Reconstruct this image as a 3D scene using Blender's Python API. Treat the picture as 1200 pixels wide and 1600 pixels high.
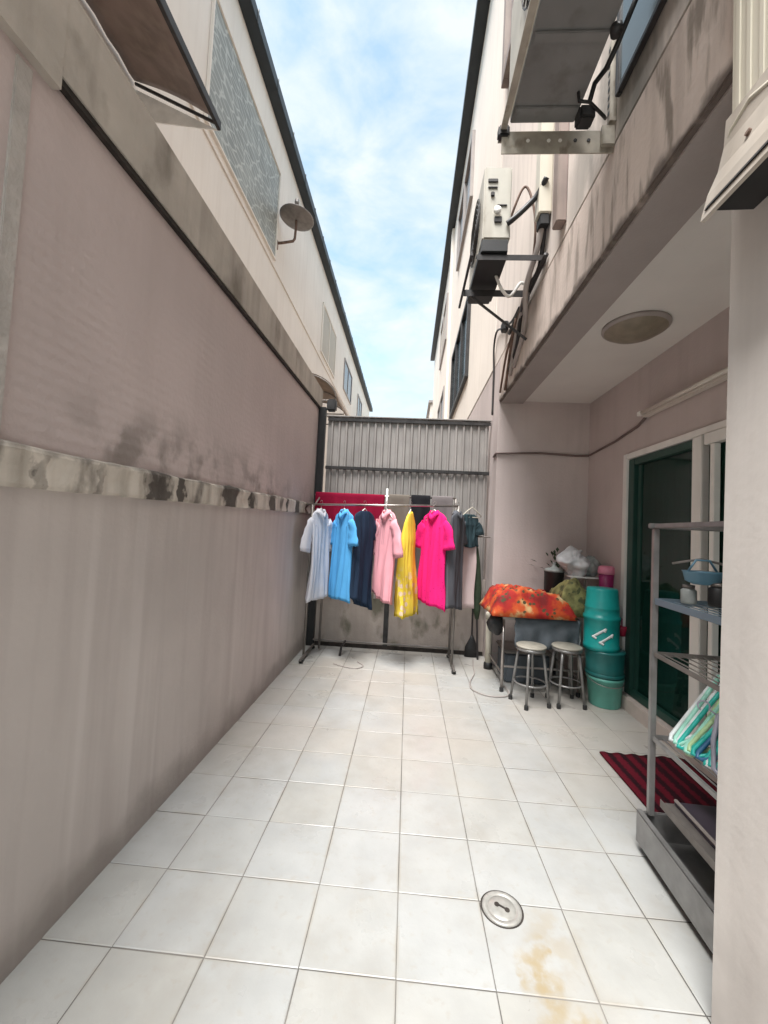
import bpy, bmesh, math, random
from mathutils import Vector, Matrix, noise
random.seed(7)
R = math.radians
for o in list(bpy.data.objects): bpy.data.objects.remove(o)
S = bpy.context.scene
COL = S.collection
# ---------------------------------------------------------------- camera
def rig(yaw, pitch, roll):
    cy, sy, cp, sp = math.cos(yaw), math.sin(yaw), math.cos(pitch), math.sin(pitch)
    f = Vector((-sy*cp, cy*cp, sp)); r = Vector((cy, sy, 0)); u = r.cross(f)
    r2 = r*math.cos(roll) - u*math.sin(roll); u2 = u*math.cos(roll) + r*math.sin(roll)
    return Matrix((r2, u2, -f)).transposed().to_4x4()
cd = bpy.data.cameras.new('camera'); cam = bpy.data.objects.new('camera', cd); COL.objects.link(cam)
cam.matrix_world = Matrix.Translation((0, 0, 1.4931)) @ rig(.0610, .0443, -.0489)
cd.sensor_fit = 'HORIZONTAL'; cd.sensor_width = 36; cd.lens = 36*637.25/1200
cd.clip_start = .05; cd.clip_end = 600
S.camera = cam
# ---------------------------------------------------------------- world
SUN_EL, SUN_ROT = R(66), R(200)
w = bpy.data.worlds.new('World'); S.world = w; w.use_nodes = True
nt = w.node_tree; nt.nodes.clear()
def N(t, typ, **k):
    n = t.nodes.new(typ)
    for a, b in k.items(): setattr(n, a, b)
    return n
out = N(nt, 'ShaderNodeOutputWorld'); bg = N(nt, 'ShaderNodeBackground')
sky = N(nt, 'ShaderNodeTexSky', sky_type='NISHITA', sun_disc=False, sun_elevation=SUN_EL, sun_rotation=SUN_ROT)
sky.air_density = 1.0; sky.dust_density = 0.6; sky.ozone_density = 1.5
tc = N(nt, 'ShaderNodeTexCoord'); mp = N(nt, 'ShaderNodeMapping'); mp.inputs['Scale'].default_value = (1.0, 1.0, 2.2)
mp.inputs['Rotation'].default_value = (.3, .2, .5)
no = N(nt, 'ShaderNodeTexNoise'); no.inputs['Scale'].default_value = 5.5; no.inputs['Detail'].default_value = 9; no.inputs['Roughness'].default_value = .58
no.inputs['Distortion'].default_value = .35
rp = N(nt, 'ShaderNodeValToRGB'); rp.color_ramp.elements[0].position = .34; rp.color_ramp.elements[1].position = .66; rp.color_ramp.elements[0].color = (.26, .26, .26, 1)
mx = N(nt, 'ShaderNodeMix', data_type='RGBA')
bo = N(nt, 'ShaderNodeMix', data_type='RGBA', blend_type='MULTIPLY'); bo.inputs[0].default_value = 1
bo.inputs[7].default_value = (1.0, 1.08, .88, 1)
nt.links.new(tc.outputs['Generated'], mp.inputs[0]); nt.links.new(mp.outputs[0], no.inputs['Vector'])
nt.links.new(no.outputs['Fac'], rp.inputs[0]); nt.links.new(rp.outputs[0], mx.inputs[0])
nt.links.new(sky.outputs[0], bo.inputs[6]); nt.links.new(bo.outputs[2], mx.inputs[6])
mx.inputs[7].default_value = (2.30, 2.50, 2.62, 1)
nt.links.new(mx.outputs[2], bg.inputs[0]); bg.inputs[1].default_value = .115
nt.links.new(bg.outputs[0], out.inputs[0])
# ---------------------------------------------------------------- sun (thin overcast: very soft)
sd = bpy.data.lights.new('sun', 'SUN'); so = bpy.data.objects.new('sun', sd); COL.objects.link(so)
sd.energy = 3.2; sd.angle = R(36); sd.color = (1, .975, .95)
so.rotation_euler = Vector((.22, .38, -1)).to_track_quat('-Z', 'Y').to_euler()
S.view_settings.view_transform = 'Standard'; S.view_settings.look = 'None'; S.view_settings.exposure = 1.85; S.view_settings.gamma = 1
S.render.engine = 'CYCLES'; S.cycles.max_bounces = 8; S.cycles.diffuse_bounces = 5
S.render.resolution_x = 768; S.render.resolution_y = 1024

# ================================================================ materials
def mat(name, col, rough=.6, metal=0, var=.12, scale=6, streak=0, streakcol=None, bump=0, bscale=60, grime=None,
        stretch=(1, 1, 1), coat=0, ramp=(.35, .7), spec=.5):
    m = bpy.data.materials.new(name); m.use_nodes = True; t = m.node_tree; b = t.nodes['Principled BSDF']
    b.inputs['Roughness'].default_value = rough; b.inputs['Metallic'].default_value = metal
    b.inputs['Coat Weight'].default_value = coat; b.inputs['Specular IOR Level'].default_value = spec
    c = N(t, 'ShaderNodeTexCoord'); mpn = N(t, 'ShaderNodeMapping'); mpn.inputs['Scale'].default_value = stretch
    n = N(t, 'ShaderNodeTexNoise'); n.inputs['Scale'].default_value = scale; n.inputs['Detail'].default_value = 6
    t.links.new(c.outputs['Object'], mpn.inputs[0]); t.links.new(mpn.outputs[0], n.inputs['Vector'])
    r = N(t, 'ShaderNodeValToRGB'); r.color_ramp.elements[0].position = .3; r.color_ramp.elements[1].position = .7
    lo = [v*(1-var) for v in col]+[1]; hi = [min(1, v*(1+var)) for v in col]+[1]
    r.color_ramp.elements[0].color = lo; r.color_ramp.elements[1].color = hi
    t.links.new(n.outputs['Fac'], r.inputs[0]); last = r.outputs[0]
    def layer(last, sc, det, fac, colr, st, p0, p1):
        m2 = N(t, 'ShaderNodeMapping'); m2.inputs['Scale'].default_value = st; t.links.new(c.outputs['Object'], m2.inputs[0])
        n2 = N(t, 'ShaderNodeTexNoise'); n2.inputs['Scale'].default_value = sc; n2.inputs['Detail'].default_value = det
        t.links.new(m2.outputs[0], n2.inputs['Vector'])
        r2 = N(t, 'ShaderNodeValToRGB'); r2.color_ramp.elements[0].position = p0; r2.color_ramp.elements[1].position = p1
        t.links.new(n2.outputs['Fac'], r2.inputs[0])
        mu = N(t, 'ShaderNodeMath', operation='MULTIPLY'); mu.inputs[1].default_value = fac; t.links.new(r2.outputs[0], mu.inputs[0])
        mi = N(t, 'ShaderNodeMix', data_type='RGBA'); t.links.new(mu.outputs[0], mi.inputs[0]); t.links.new(last, mi.inputs[6])
        mi.inputs[7].default_value = (*colr, 1); return mi.outputs[2]
    if streak: last = layer(last, 3.0, 5, streak, streakcol or [v*.5 for v in col], (3, 3, .22), ramp[0]+.12, ramp[1]+.05)
    if grime: last = layer(last, grime[0], 7, grime[1], grime[2], (1, 1, .6), grime[3], grime[3]+.12)
    t.links.new(last, b.inputs['Base Color'])
    if bump:
        n3 = N(t, 'ShaderNodeTexNoise'); n3.inputs['Scale'].default_value = bscale; n3.inputs['Detail'].default_value = 5
        t.links.new(c.outputs['Object'], n3.inputs['Vector'])
        bp = N(t, 'ShaderNodeBump'); bp.inputs['Strength'].default_value = bump; bp.inputs['Distance'].default_value = .01
        t.links.new(n3.outputs['Fac'], bp.inputs['Height']); t.links.new(bp.outputs[0], b.inputs['Normal'])
    return m
def region_layer(m, mask_fn, colr):
    """mix colr over the base colour where mask_fn (a function building nodes from object coords) is 1"""
    t = m.node_tree; b = t.nodes['Principled BSDF']; src = b.inputs['Base Color'].links[0].from_socket
    f = mask_fn(t); mi = N(t, 'ShaderNodeMix', data_type='RGBA'); t.links.new(f, mi.inputs[0]); t.links.new(src, mi.inputs[6])
    mi.inputs[7].default_value = (*colr, 1); t.links.new(mi.outputs[2], b.inputs['Base Color'])
def math_(t, op, a, b=None, clamp=False):
    n = N(t, 'ShaderNodeMath', operation=op, use_clamp=clamp)
    for i, v in enumerate((a, b)):
        if v is None: continue
        if isinstance(v, (int, float)): n.inputs[i].default_value = v
        else: t.links.new(v, n.inputs[i])
    return n.outputs[0]
def coords(t):
    c = N(t, 'ShaderNodeTexCoord'); s = N(t, 'ShaderNodeSeparateXYZ'); t.links.new(c.outputs['Object'], s.inputs[0])
    return s.outputs[0], s.outputs[1], s.outputs[2], c.outputs['Object']
def noise_(t, vec, scale, detail=5, st=(1, 1, 1)):
    m2 = N(t, 'ShaderNodeMapping'); m2.inputs['Scale'].default_value = st; t.links.new(vec, m2.inputs[0])
    n = N(t, 'ShaderNodeTexNoise'); n.inputs['Scale'].default_value = scale; n.inputs['Detail'].default_value = detail
    t.links.new(m2.outputs[0], n.inputs['Vector']); return n.outputs['Fac']
def smooth(t, v, a, b):
    n = N(t, 'ShaderNodeMapRange', interpolation_type='SMOOTHSTEP'); t.links.new(v, n.inputs[0])
    n.inputs[1].default_value = a; n.inputs[2].default_value = b; return n.outputs[0]

M = {}
MAUVE = (.40, .335, .315)
M['mauve'] = mat('mauve_wall', (.52, .445, .425), .85, var=.07, scale=1.6, streak=.3, streakcol=(.40, .34, .32), bump=.25, bscale=45)
M['mauve_up'] = mat('mauve_wall_upper', (.54, .46, .44), .85, var=.10, scale=1.1, streak=.22, streakcol=(.43, .36, .335), bump=.35, bscale=35)
# fine trowel ridges across the upper panel
def _ridges(m):
    t = m.node_tree; x, y, z, v = coords(t)
    wv = N(t, 'ShaderNodeTexWave', wave_type='BANDS', bands_direction='Z'); wv.inputs['Scale'].default_value = 7
    wv.inputs['Distortion'].default_value = 2.2; wv.inputs['Detail'].default_value = 2; wv.inputs['Detail Scale'].default_value = .5
    m2 = N(t, 'ShaderNodeMapping'); m2.inputs['Rotation'].default_value = (R(2), 0, 0); m2.inputs['Scale'].default_value = (1, .25, 1); t.links.new(v, m2.inputs[0]); t.links.new(m2.outputs[0], wv.inputs[0])
    bp = N(t, 'ShaderNodeBump'); bp.inputs['Strength'].default_value = .2; bp.inputs['Distance'].default_value = .006
    b = t.nodes['Principled BSDF']; old = b.inputs['Normal'].links[0].from_socket
    t.links.new(math_(t, 'MULTIPLY', wv.outputs['Fac'], math_(t, 'MULTIPLY', smooth(t, y, 4.2, 1.2), smooth(t, noise_(t, v, 1.3, 3), .3, .6))), bp.inputs['Height']); t.links.new(old, bp.inputs['Normal']); t.links.new(bp.outputs[0], b.inputs['Normal'])
_ridges(M['mauve_up'])
def grime_low(t):      # mould creeping up from the ledge, patchy
    x, y, z, v = coords(t)
    n = noise_(t, v, 5, 8); n2 = noise_(t, v, 1.1, 3)
    hgt = math_(t, 'SUBTRACT', z, math_(t, 'MULTIPLY_ADD', y, .021)); 
    a = smooth(t, z, 2.12, 1.74)
    s = math_(t, 'MULTIPLY', a, smooth(t, n, .42, .62)); s = math_(t, 'MULTIPLY', s, smooth(t, n2, .38, .6))
    return math_(t, 'MULTIPLY', s, .75)
region_layer(M['mauve_up'], grime_low, (.17, .15, .13))
def light_runs(t):     # pale lime runs on the lower wall
    x, y, z, v = coords(t)
    return math_(t, 'MULTIPLY', smooth(t, noise_(t, v, 2.6, 3, (3, 3, .08)), .54, .68), .5)
M['mauve_low'] = mat('mauve_wall_lower', (.55, .50, .47), .85, var=.08, scale=1.4, streak=.42, streakcol=(.37, .32, .305), bump=.2, bscale=40)
region_layer(M['mauve_low'], light_runs, (.64, .59, .56))
def splash(t):
    x, y, z, v = coords(t)
    return math_(t, 'MULTIPLY', smooth(t, math_(t, 'SUBTRACT', z, math_(t, 'MULTIPLY', noise_(t, v, 4, 6), .35)), .05, -.13), .55)
region_layer(M['mauve_low'], splash, (.24, .21, .185))
M['cap'] = mat('weathered_cap', (.44, .40, .35), .9, var=.13, scale=3.5, streak=.55, streakcol=(.24, .21, .18), bump=.4, bscale=22, grime=(2.6, .8, (.16, .14, .11), .565))
M['cement'] = mat('rough_cement', (.46, .43, .40), .95, var=.2, scale=9, bump=.6, bscale=50)
M['ledge'] = mat('ledge_plaster', (.60, .55, .48), .9, var=.16, scale=5, streak=.8, streakcol=(.25, .22, .18), bump=.5, bscale=30, grime=(6, .85, (.11, .095, .08), .535))
def ledge_mould(t):
    x, y, z, v = coords(t)
    n2 = noise_(t, v, 17, 7); yw = math_(t, 'ADD', y, math_(t, 'MULTIPLY', math_(t, 'SUBTRACT', noise_(t, v, 11, 4), .5), .16)); n = None
    for cy_, w_, a_ in ((.55, .08, .40), (1.24, .05, .40), (1.50, .04, .36), (1.88, .17, .52), (2.07, .05, .56), (2.66, .19, .58), (3.04, .06, .52), (3.5, .15, .54), (3.95, .06, .50), (4.3, .12, .56), (4.75, .12, .56)):
        g_ = math_(t, 'MULTIPLY', smooth(t, math_(t, 'ABSOLUTE', math_(t, 'SUBTRACT', yw, cy_)), w_, w_*.35), a_); n = g_ if n is None else math_(t, 'MAXIMUM', n, g_)
    s = math_(t, 'ADD', n, math_(t, 'MULTIPLY', n2, .42)); e = smooth(t, math_(t, 'ADD', math_(t, 'SUBTRACT', z, math_(t, 'MULTIPLY', y, .021)), math_(t, 'MULTIPLY', noise_(t, v, 9, 5), .10)), 1.705, 1.735)
    return math_(t, 'MAXIMUM', math_(t, 'MAXIMUM', math_(t, 'MULTIPLY', smooth(t, s, .58, .72), .93), math_(t, 'MULTIPLY', smooth(t, s, .44, .62), .45)), math_(t, 'MULTIPLY', e, .55))
region_layer(M['ledge'], ledge_mould, (.06, .05, .042))
M['cream'] = mat('cream_render', (.78, .71, .64), .85, var=.05, scale=.8, streak=.2, streakcol=(.56, .46, .38), bump=.15, bscale=25)
M['beam'] = mat('beam_render', (.62, .53, .475), .85, var=.08, scale=1.6, streak=.55, streakcol=(.33, .27, .24), bump=.25, bscale=35, grime=(2.4, .5, (.26, .21, .18), .58))
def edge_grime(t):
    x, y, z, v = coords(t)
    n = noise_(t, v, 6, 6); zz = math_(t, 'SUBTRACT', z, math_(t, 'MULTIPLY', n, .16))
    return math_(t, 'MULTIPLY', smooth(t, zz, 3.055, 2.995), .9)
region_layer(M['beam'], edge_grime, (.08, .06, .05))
def near_drips(t):
    x, y, z, v = coords(t)
    return math_(t, 'MULTIPLY', math_(t, 'MULTIPLY', smooth(t, noise_(t, v, 4, 6, (1, 3.2, .55)), .50, .66), smooth(t, y, 4.8, 1.4)), .85)
region_layer(M['beam'], near_drips, (.20, .165, .135))
M['upwall'] = mat('upper_render', (.70, .625, .57), .85, var=.07, scale=1.2, streak=.45, streakcol=(.38, .32, .29), bump=.2, bscale=35)
def near_grime(t):
    x, y, z, v = coords(t)
    return math_(t, 'MULTIPLY', math_(t, 'MULTIPLY', smooth(t, y, 3.4, 2.0), smooth(t, z, 5.0, 3.9)), smooth(t, noise_(t, v, 3, 6, (1, 1.5, .5)), .30, .62))
region_layer(M['upwall'], near_grime, (.24, .225, .20))
M['pillar'] = mat('pillar_render', (.56, .52, .485), .85, var=.08, scale=2, streak=.4, streakcol=(.40, .355, .33), bump=.12, bscale=30)
def darker_foot(t):  # pillar colour darkens towards its foot, with a ragged upper edge
    x, y, z, v = coords(t)
    return math_(t, 'MULTIPLY', smooth(t, math_(t, 'SUBTRACT', z, math_(t, 'MULTIPLY', noise_(t, v, 6, 6), .5)), .25, -.25), .5)
region_layer(M['pillar'], darker_foot, (.28, .25, .23))
def old_stains(t):
    x, y, z, v = coords(t)
    return math_(t, 'MULTIPLY', smooth(t, noise_(t, v, 1.4, 8, (1, 1, .5)), .52, .68), .30)
region_layer(M['mauve_low'], old_stains, (.36, .32, .30)); region_layer(M['mauve_up'], old_stains, (.36, .31, .29)); region_layer(M['mauve'], old_stains, (.34, .29, .27)); region_layer(M['pillar'], old_stains, (.40, .36, .33))
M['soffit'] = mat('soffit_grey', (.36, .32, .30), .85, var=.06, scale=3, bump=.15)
M['ceiling'] = mat('ceiling_paint', (.68, .65, .61), .85, var=.05, scale=2, bump=.1)
M['gutter'] = mat('dark_gutter', (.014, .019, .022), .5, var=.3, scale=3)
M['whiteframe'] = mat('white_alu', (.78, .76, .72), .4, var=.05, scale=5, streak=.2)
M['greyframe'] = mat('grey_alu', (.34, .30, .28), .45, var=.08, scale=5)
M['greenalu'] = mat('green_trim', (.015, .055, .042), .4, var=.15, scale=5)
M['steel'] = mat('stainless', (.42, .385, .36), .32, metal=.85, var=.14, scale=10, bump=.05, bscale=120)
M['dullsteel'] = mat('dull_steel', (.22, .20, .185), .5, metal=.6, var=.2, scale=8)
M['black'] = mat('black_plastic', (.012, .012, .013), .5, var=.3, scale=8)
M['darkmetal'] = mat('dark_metal', (.035, .032, .032), .5, metal=.3, var=.4, scale=10)
M['drainsteel'] = mat('drain_steel', (.40, .39, .36), .35, metal=.35, var=.15, scale=30)
M['seatgrey'] = mat('worn_stool_seat', (.30, .28, .235), .5, var=.2, scale=12)
M['racksteel'] = mat('brushed_grey_steel', (.245, .24, .235), .38, metal=.5, var=.2, scale=12, grime=(7, .4, (.12, .11, .10), .58))
M['rubber'] = mat('rubber', (.02, .02, .02), .8)
M['acwhite'] = mat('ac_paint', (.45, .43, .375), .5, var=.12, scale=4, streak=.6, streakcol=(.27, .23, .18), grime=(9, .5, (.20, .16, .11), .6))
M['acpan'] = mat('ac_pan', (.20, .20, .195), .55, metal=.2, var=.12, scale=5, grime=(6, .6, (.10, .09, .08), .54))
M['pvc'] = mat('cream_pvc', (.60, .56, .47), .45, var=.05, scale=3, streak=.25, streakcol=(.5, .44, .34))
M['angle'] = mat('slotted_angle', (.38, .345, .29), .55, metal=.2, var=.2, scale=12, grime=(14, .6, (.14, .10, .07), .58))
M['rust'] = mat('rusty_pipe', (.16, .10, .075), .8, var=.4, scale=12)
M['brown'] = mat('brown_sheet', (.225, .17, .15), .55, var=.3, scale=3, streak=.5, streakcol=(.33, .27, .22))
M['tealglass'] = mat('teal_glass', (.02, .045, .055), .12, var=.3, scale=2)
M['darkglass'] = mat('dark_glass', (.02, .022, .025), .15, var=.3, scale=2)
M['galv'] = mat('galvanised_sheet', (.30, .28, .265), .6, metal=.15, var=.16, scale=3, streak=.5, streakcol=(.22, .205, .195), bump=.05, grime=(5, .4, (.18, .15, .13), .6))
M['lowfence'] = mat('stained_low_wall', (.40, .345, .31), .9, var=.14, scale=4, streak=.35, streakcol=(.24, .20, .17), bump=.3, grime=(4, .85, (.12, .115, .08), .53))
M['lampglass'] = mat('lamp_shade', (.23, .195, .145), .45, var=.18, scale=14)
M['tube'] = mat('tube_glass', (.62, .56, .5), .3, var=.03)
M['mould'] = mat('black_line', (.03, .024, .02), .95, var=.5, scale=20)
M['stone'] = mat('threshold', (.50, .43, .39), .6, var=.08, scale=8)

# patterned glass of the left window
m = mat('patterned_glass', (.27, .275, .25), .55, var=.15, scale=2)
def pat(t):
    x, y, z, v = coords(t)
    vo = N(t, 'ShaderNodeTexVoronoi', feature='DISTANCE_TO_EDGE'); vo.inputs['Scale'].default_value = 4.6
    m2 = N(t, 'ShaderNodeMapping'); m2.inputs['Scale'].default_value = (1, .7, 1.9); t.links.new(v, m2.inputs[0]); t.links.new(m2.outputs[0], vo.inputs['Vector'])
    return math_(t, 'MULTIPLY', smooth(t, vo.outputs['Distance'], .10, .02), .55)
region_layer(m, pat, (.62, .62, .57)); M['patglass'] = m

# floor tile
def make_tile_mat():
    m = mat('white_floor_tile', (.365, .368, .358), .36, var=.07, scale=6, streak=.0, grime=(2.2, .30, (.38, .36, .32), .55), spec=.45)
    t = m.node_tree; b = t.nodes['Principled BSDF']; src = b.inputs['Base Color'].links[0].from_socket
    x, y, z, v = coords(t)
    ix = math_(t, 'FLOOR', math_(t, 'DIVIDE', math_(t, 'SUBTRACT', x, .0288), .33)); iy = math_(t, 'FLOOR', math_(t, 'DIVIDE', math_(t, 'SUBTRACT', y, 1.4315), .33))
    cb = N(t, 'ShaderNodeCombineXYZ'); t.links.new(ix, cb.inputs[0]); t.links.new(iy, cb.inputs[1])
    wn = N(t, 'ShaderNodeTexWhiteNoise', noise_dimensions='3D'); t.links.new(cb.outputs[0], wn.inputs['Vector'])
    rr = N(t, 'ShaderNodeValToRGB'); rr.color_ramp.interpolation = 'LINEAR'
    rr.color_ramp.elements[0].color = (.95, .93, .89, 1); rr.color_ramp.elements[1].color = (1, 1, 1, 1)
    e = rr.color_ramp.elements.new(.5); e.color = (.975, .98, .98, 1)
    t.links.new(wn.outputs['Value'], rr.inputs[0])
    mi = N(t, 'ShaderNodeMix', data_type='RGBA', blend_type='MULTIPLY'); mi.inputs[0].default_value = 1
    t.links.new(src, mi.inputs[6]); t.links.new(rr.outputs[0], mi.inputs[7]); t.links.new(mi.outputs[2], b.inputs['Base Color'])
    # warm band further in
    def warm(t):
        return math_(t, 'MULTIPLY', math_(t, 'MULTIPLY', smooth(t, y, 2.1, 3.0), smooth(t, noise_(t, v, .9, 3), .35, .6)), .5)
    region_layer(m, warm, (.39, .345, .295))
    # rust coloured stain running from the drain
    def stain(t):
        nx = noise_(t, v, 7, 5); wob = math_(t, 'MULTIPLY', math_(t, 'SUBTRACT', nx, .5), .22)
        def blob(cx, cy, rx, ry, k):
            a = math_(t, 'POWER', math_(t, 'DIVIDE', math_(t, 'SUBTRACT', math_(t, 'ADD', x, wob), cx), rx), 2)
            c = math_(t, 'POWER', math_(t, 'DIVIDE', math_(t, 'SUBTRACT', math_(t, 'ADD', y, wob), cy), ry), 2)
            return math_(t, 'MULTIPLY', smooth(t, math_(t, 'ADD', a, c), 1.0, .0), k)
        s = blob(.53, 1.47, .085, .20, .9)
        for q in ((.59, 1.62, .12, .20, .35), (.47, 1.50, .03, .1, .7), (.62, 1.36, .05, .07, .8), (.50, 1.30, .05, .1, .7), (.56, 1.55, .03, .05, .9)):
            s = math_(t, 'MAXIMUM', s, blob(*q))
        return math_(t, 'MULTIPLY', s, smooth(t, noise_(t, v, 16, 6), .30, .62))
    region_layer(m, stain, (.30, .23, .12))
    def scuffs(t): return math_(t, 'MULTIPLY', smooth(t, noise_(t, v, 30, 8), .56, .70), .42)
    region_layer(m, scuffs, (.33, .31, .27))
    def smudge(t): return math_(t, 'MULTIPLY', math_(t, 'MULTIPLY', smooth(t, noise_(t, v, 2.6, 8), .44, .66), smooth(t, noise_(t, v, 11, 6), .3, .65)), .48)
    region_layer(m, smudge, (.30, .285, .255))
    def speck(t):
        fx = math_(t, 'ABSOLUTE', math_(t, 'SUBTRACT', math_(t, 'FRACT', math_(t, 'DIVIDE', math_(t, 'SUBTRACT', x, .0288), .33)), .5))
        fy = math_(t, 'ABSOLUTE', math_(t, 'SUBTRACT', math_(t, 'FRACT', math_(t, 'DIVIDE', math_(t, 'SUBTRACT', y, 1.4315), .33)), .5))
        e = smooth(t, math_(t, 'MAXIMUM', fx, fy), .455, .5)
        return math_(t, 'MULTIPLY', math_(t, 'MULTIPLY', e, smooth(t, noise_(t, v, 5, 6), .42, .62)), .55)
    region_layer(m, speck, (.30, .27, .22))
    rg = N(t, 'ShaderNodeMapRange'); t.links.new(noise_(t, v, 3.5, 6), rg.inputs[0]); rg.inputs[1].default_value = .3; rg.inputs[2].default_value = .7; rg.inputs[3].default_value = .22; rg.inputs[4].default_value = .55
    t.links.new(rg.outputs[0], b.inputs['Roughness'])
    bp = N(t, 'ShaderNodeBump'); bp.inputs['Strength'].default_value = .12; bp.inputs['Distance'].default_value = .01
    t.links.new(noise_(t, v, 30, 4), bp.inputs['Height']); t.links.new(bp.outputs[0], b.inputs['Normal'])
    return m
M['tile'] = make_tile_mat()
M['grout'] = mat('grout', (.13, .122, .11), .9, var=.6, scale=2.2)
M['ground'] = mat('ground', (.22, .20, .18), .9, var=.2, scale=.5)

# ================================================================ mesh building
class MB:
    def __init__(s): s.bm = bmesh.new()
    def box(s, a, b, bev=0, rot=0, about=None):
        a, b = Vector(a), Vector(b); c = (a+b)/2; d = b-a
        g = bmesh.ops.create_cube(s.bm, size=1); vs = g['verts']
        for v in vs: v.co = Vector((v.co.x*d.x, v.co.y*d.y, v.co.z*d.z))+c
        if bev:
            es = list({e for v in vs for e in v.link_edges})
            r = bmesh.ops.bevel(s.bm, geom=es, offset=min(bev, min(abs(d.x), abs(d.y), abs(d.z))*.45), segments=2, affect='EDGES')
            vs = list({v for f in r['faces'] for v in f.verts})
        if rot:
            bmesh.ops.rotate(s.bm, verts=[v for v in vs if v.is_valid], cent=about or c, matrix=Matrix.Rotation(rot, 3, 'Z'))
        return s
    def tube(s, pts, r, n=10, closed=False, cap=True, sy=1):
        pts = [Vector(p) for p in pts]; rings = []; L = len(pts)
        rr = r if isinstance(r, (list, tuple)) else [r]*L
        up = None
        for i, p in enumerate(pts):
            if closed: t = pts[(i+1) % L]-pts[i-1]
            else: t = pts[min(i+1, L-1)]-pts[max(i-1, 0)]
            t.normalize()
            if up is None:
                up = Vector((0, 0, 1)) if abs(t.z) < .9 else Vector((1, 0, 0))
            a = t.cross(up).normalized(); up = a.cross(t).normalized()
            rings.append([s.bm.verts.new(p+(a*math.cos(k*2*math.pi/n)+up*sy*math.sin(k*2*math.pi/n))*rr[i]) for k in range(n)])
        for i in range(L if closed else L-1):
            A, B = rings[i], rings[(i+1) % L]
            for k in range(n): s.bm.faces.new((A[k], A[(k+1) % n], B[(k+1) % n], B[k]))
        if cap and not closed: s.bm.faces.new(rings[0][::-1]); s.bm.faces.new(rings[-1])
        return s
    def lathe(s, prof, c=(0, 0, 0), n=32, sx=1, sy=1, cap0=True, cap1=True):
        c = Vector(c); rings = [[s.bm.verts.new(c+Vector((r*sx*math.cos(2*math.pi*k/n), r*sy*math.sin(2*math.pi*k/n), z))) for k in range(n)] for r, z in prof]
        for A, B in zip(rings, rings[1:]):
            for k in range(n): s.bm.faces.new((A[k], A[(k+1) % n], B[(k+1) % n], B[k]))
        if cap0: s.bm.faces.new(rings[0][::-1])
        if cap1: s.bm.faces.new(rings[-1])
        return s
    def prism(s, poly, axis, a, b):
        """poly of 2D points in the plane normal to axis, extruded a->b"""
        def P(u, v, w):
            return {0: (w, u, v), 1: (u, w, v), 2: (u, v, w)}[axis]
        A = [s.bm.verts.new(P(u, v, a)) for u, v in poly]; B = [s.bm.verts.new(P(u, v, b)) for u, v in poly]; n = len(poly)
        s.bm.faces.new(A); s.bm.faces.new(B[::-1])
        for i in range(n): s.bm.faces.new((A[i], B[i], B[(i+1) % n], A[(i+1) % n]))
        return s
    def quads(s, grid):
        V = [[s.bm.verts.new(p) for p in row] for row in grid]
        for A, B in zip(V, V[1:]):
            for k in range(len(A)-1): s.bm.faces.new((A[k], A[k+1], B[k+1], B[k]))
        return s
    def build(s, name, mt, parent=None, smooth=False, solid=0, sub=0):
        bmesh.ops.recalc_face_normals(s.bm, faces=s.bm.faces)
        me = bpy.data.meshes.new(name); s.bm.to_mesh(me); s.bm.free()
        o = bpy.data.objects.new(name, me); COL.objects.link(o)
        me.materials.append(M[mt] if isinstance(mt, str) else mt)
        if smooth:
            for p in me.polygons: p.use_smooth = True
        if solid:
            md = o.modifiers.new('solid', 'SOLIDIFY'); md.thickness = solid; md.offset = 0
        if sub:
            md = o.modifiers.new('sub', 'SUBSURF'); md.levels = sub; md.render_levels = sub
        if parent: o.parent = parent
        return o
def tag(o, label=None, cat=None, group=None, kind=None):
    if label: o['label'] = label
    if cat: o['category'] = cat
    if group: o['group'] = group
    if kind: o['kind'] = kind
    return o
def thing(name, label, cat, loc=(0, 0, 0), rz=0, group=None):
    o = bpy.data.objects.new(name, None); COL.objects.link(o); o.empty_display_size = .1
    o.location = loc; o.rotation_euler = (0, 0, rz); return tag(o, label, cat, group)
def arc(cx, cz, r, a0, a1, n):
    return [(cx+r*math.cos(a0+(a1-a0)*i/n), cz+r*math.sin(a0+(a1-a0)*i/n)) for i in range(n+1)]

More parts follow.
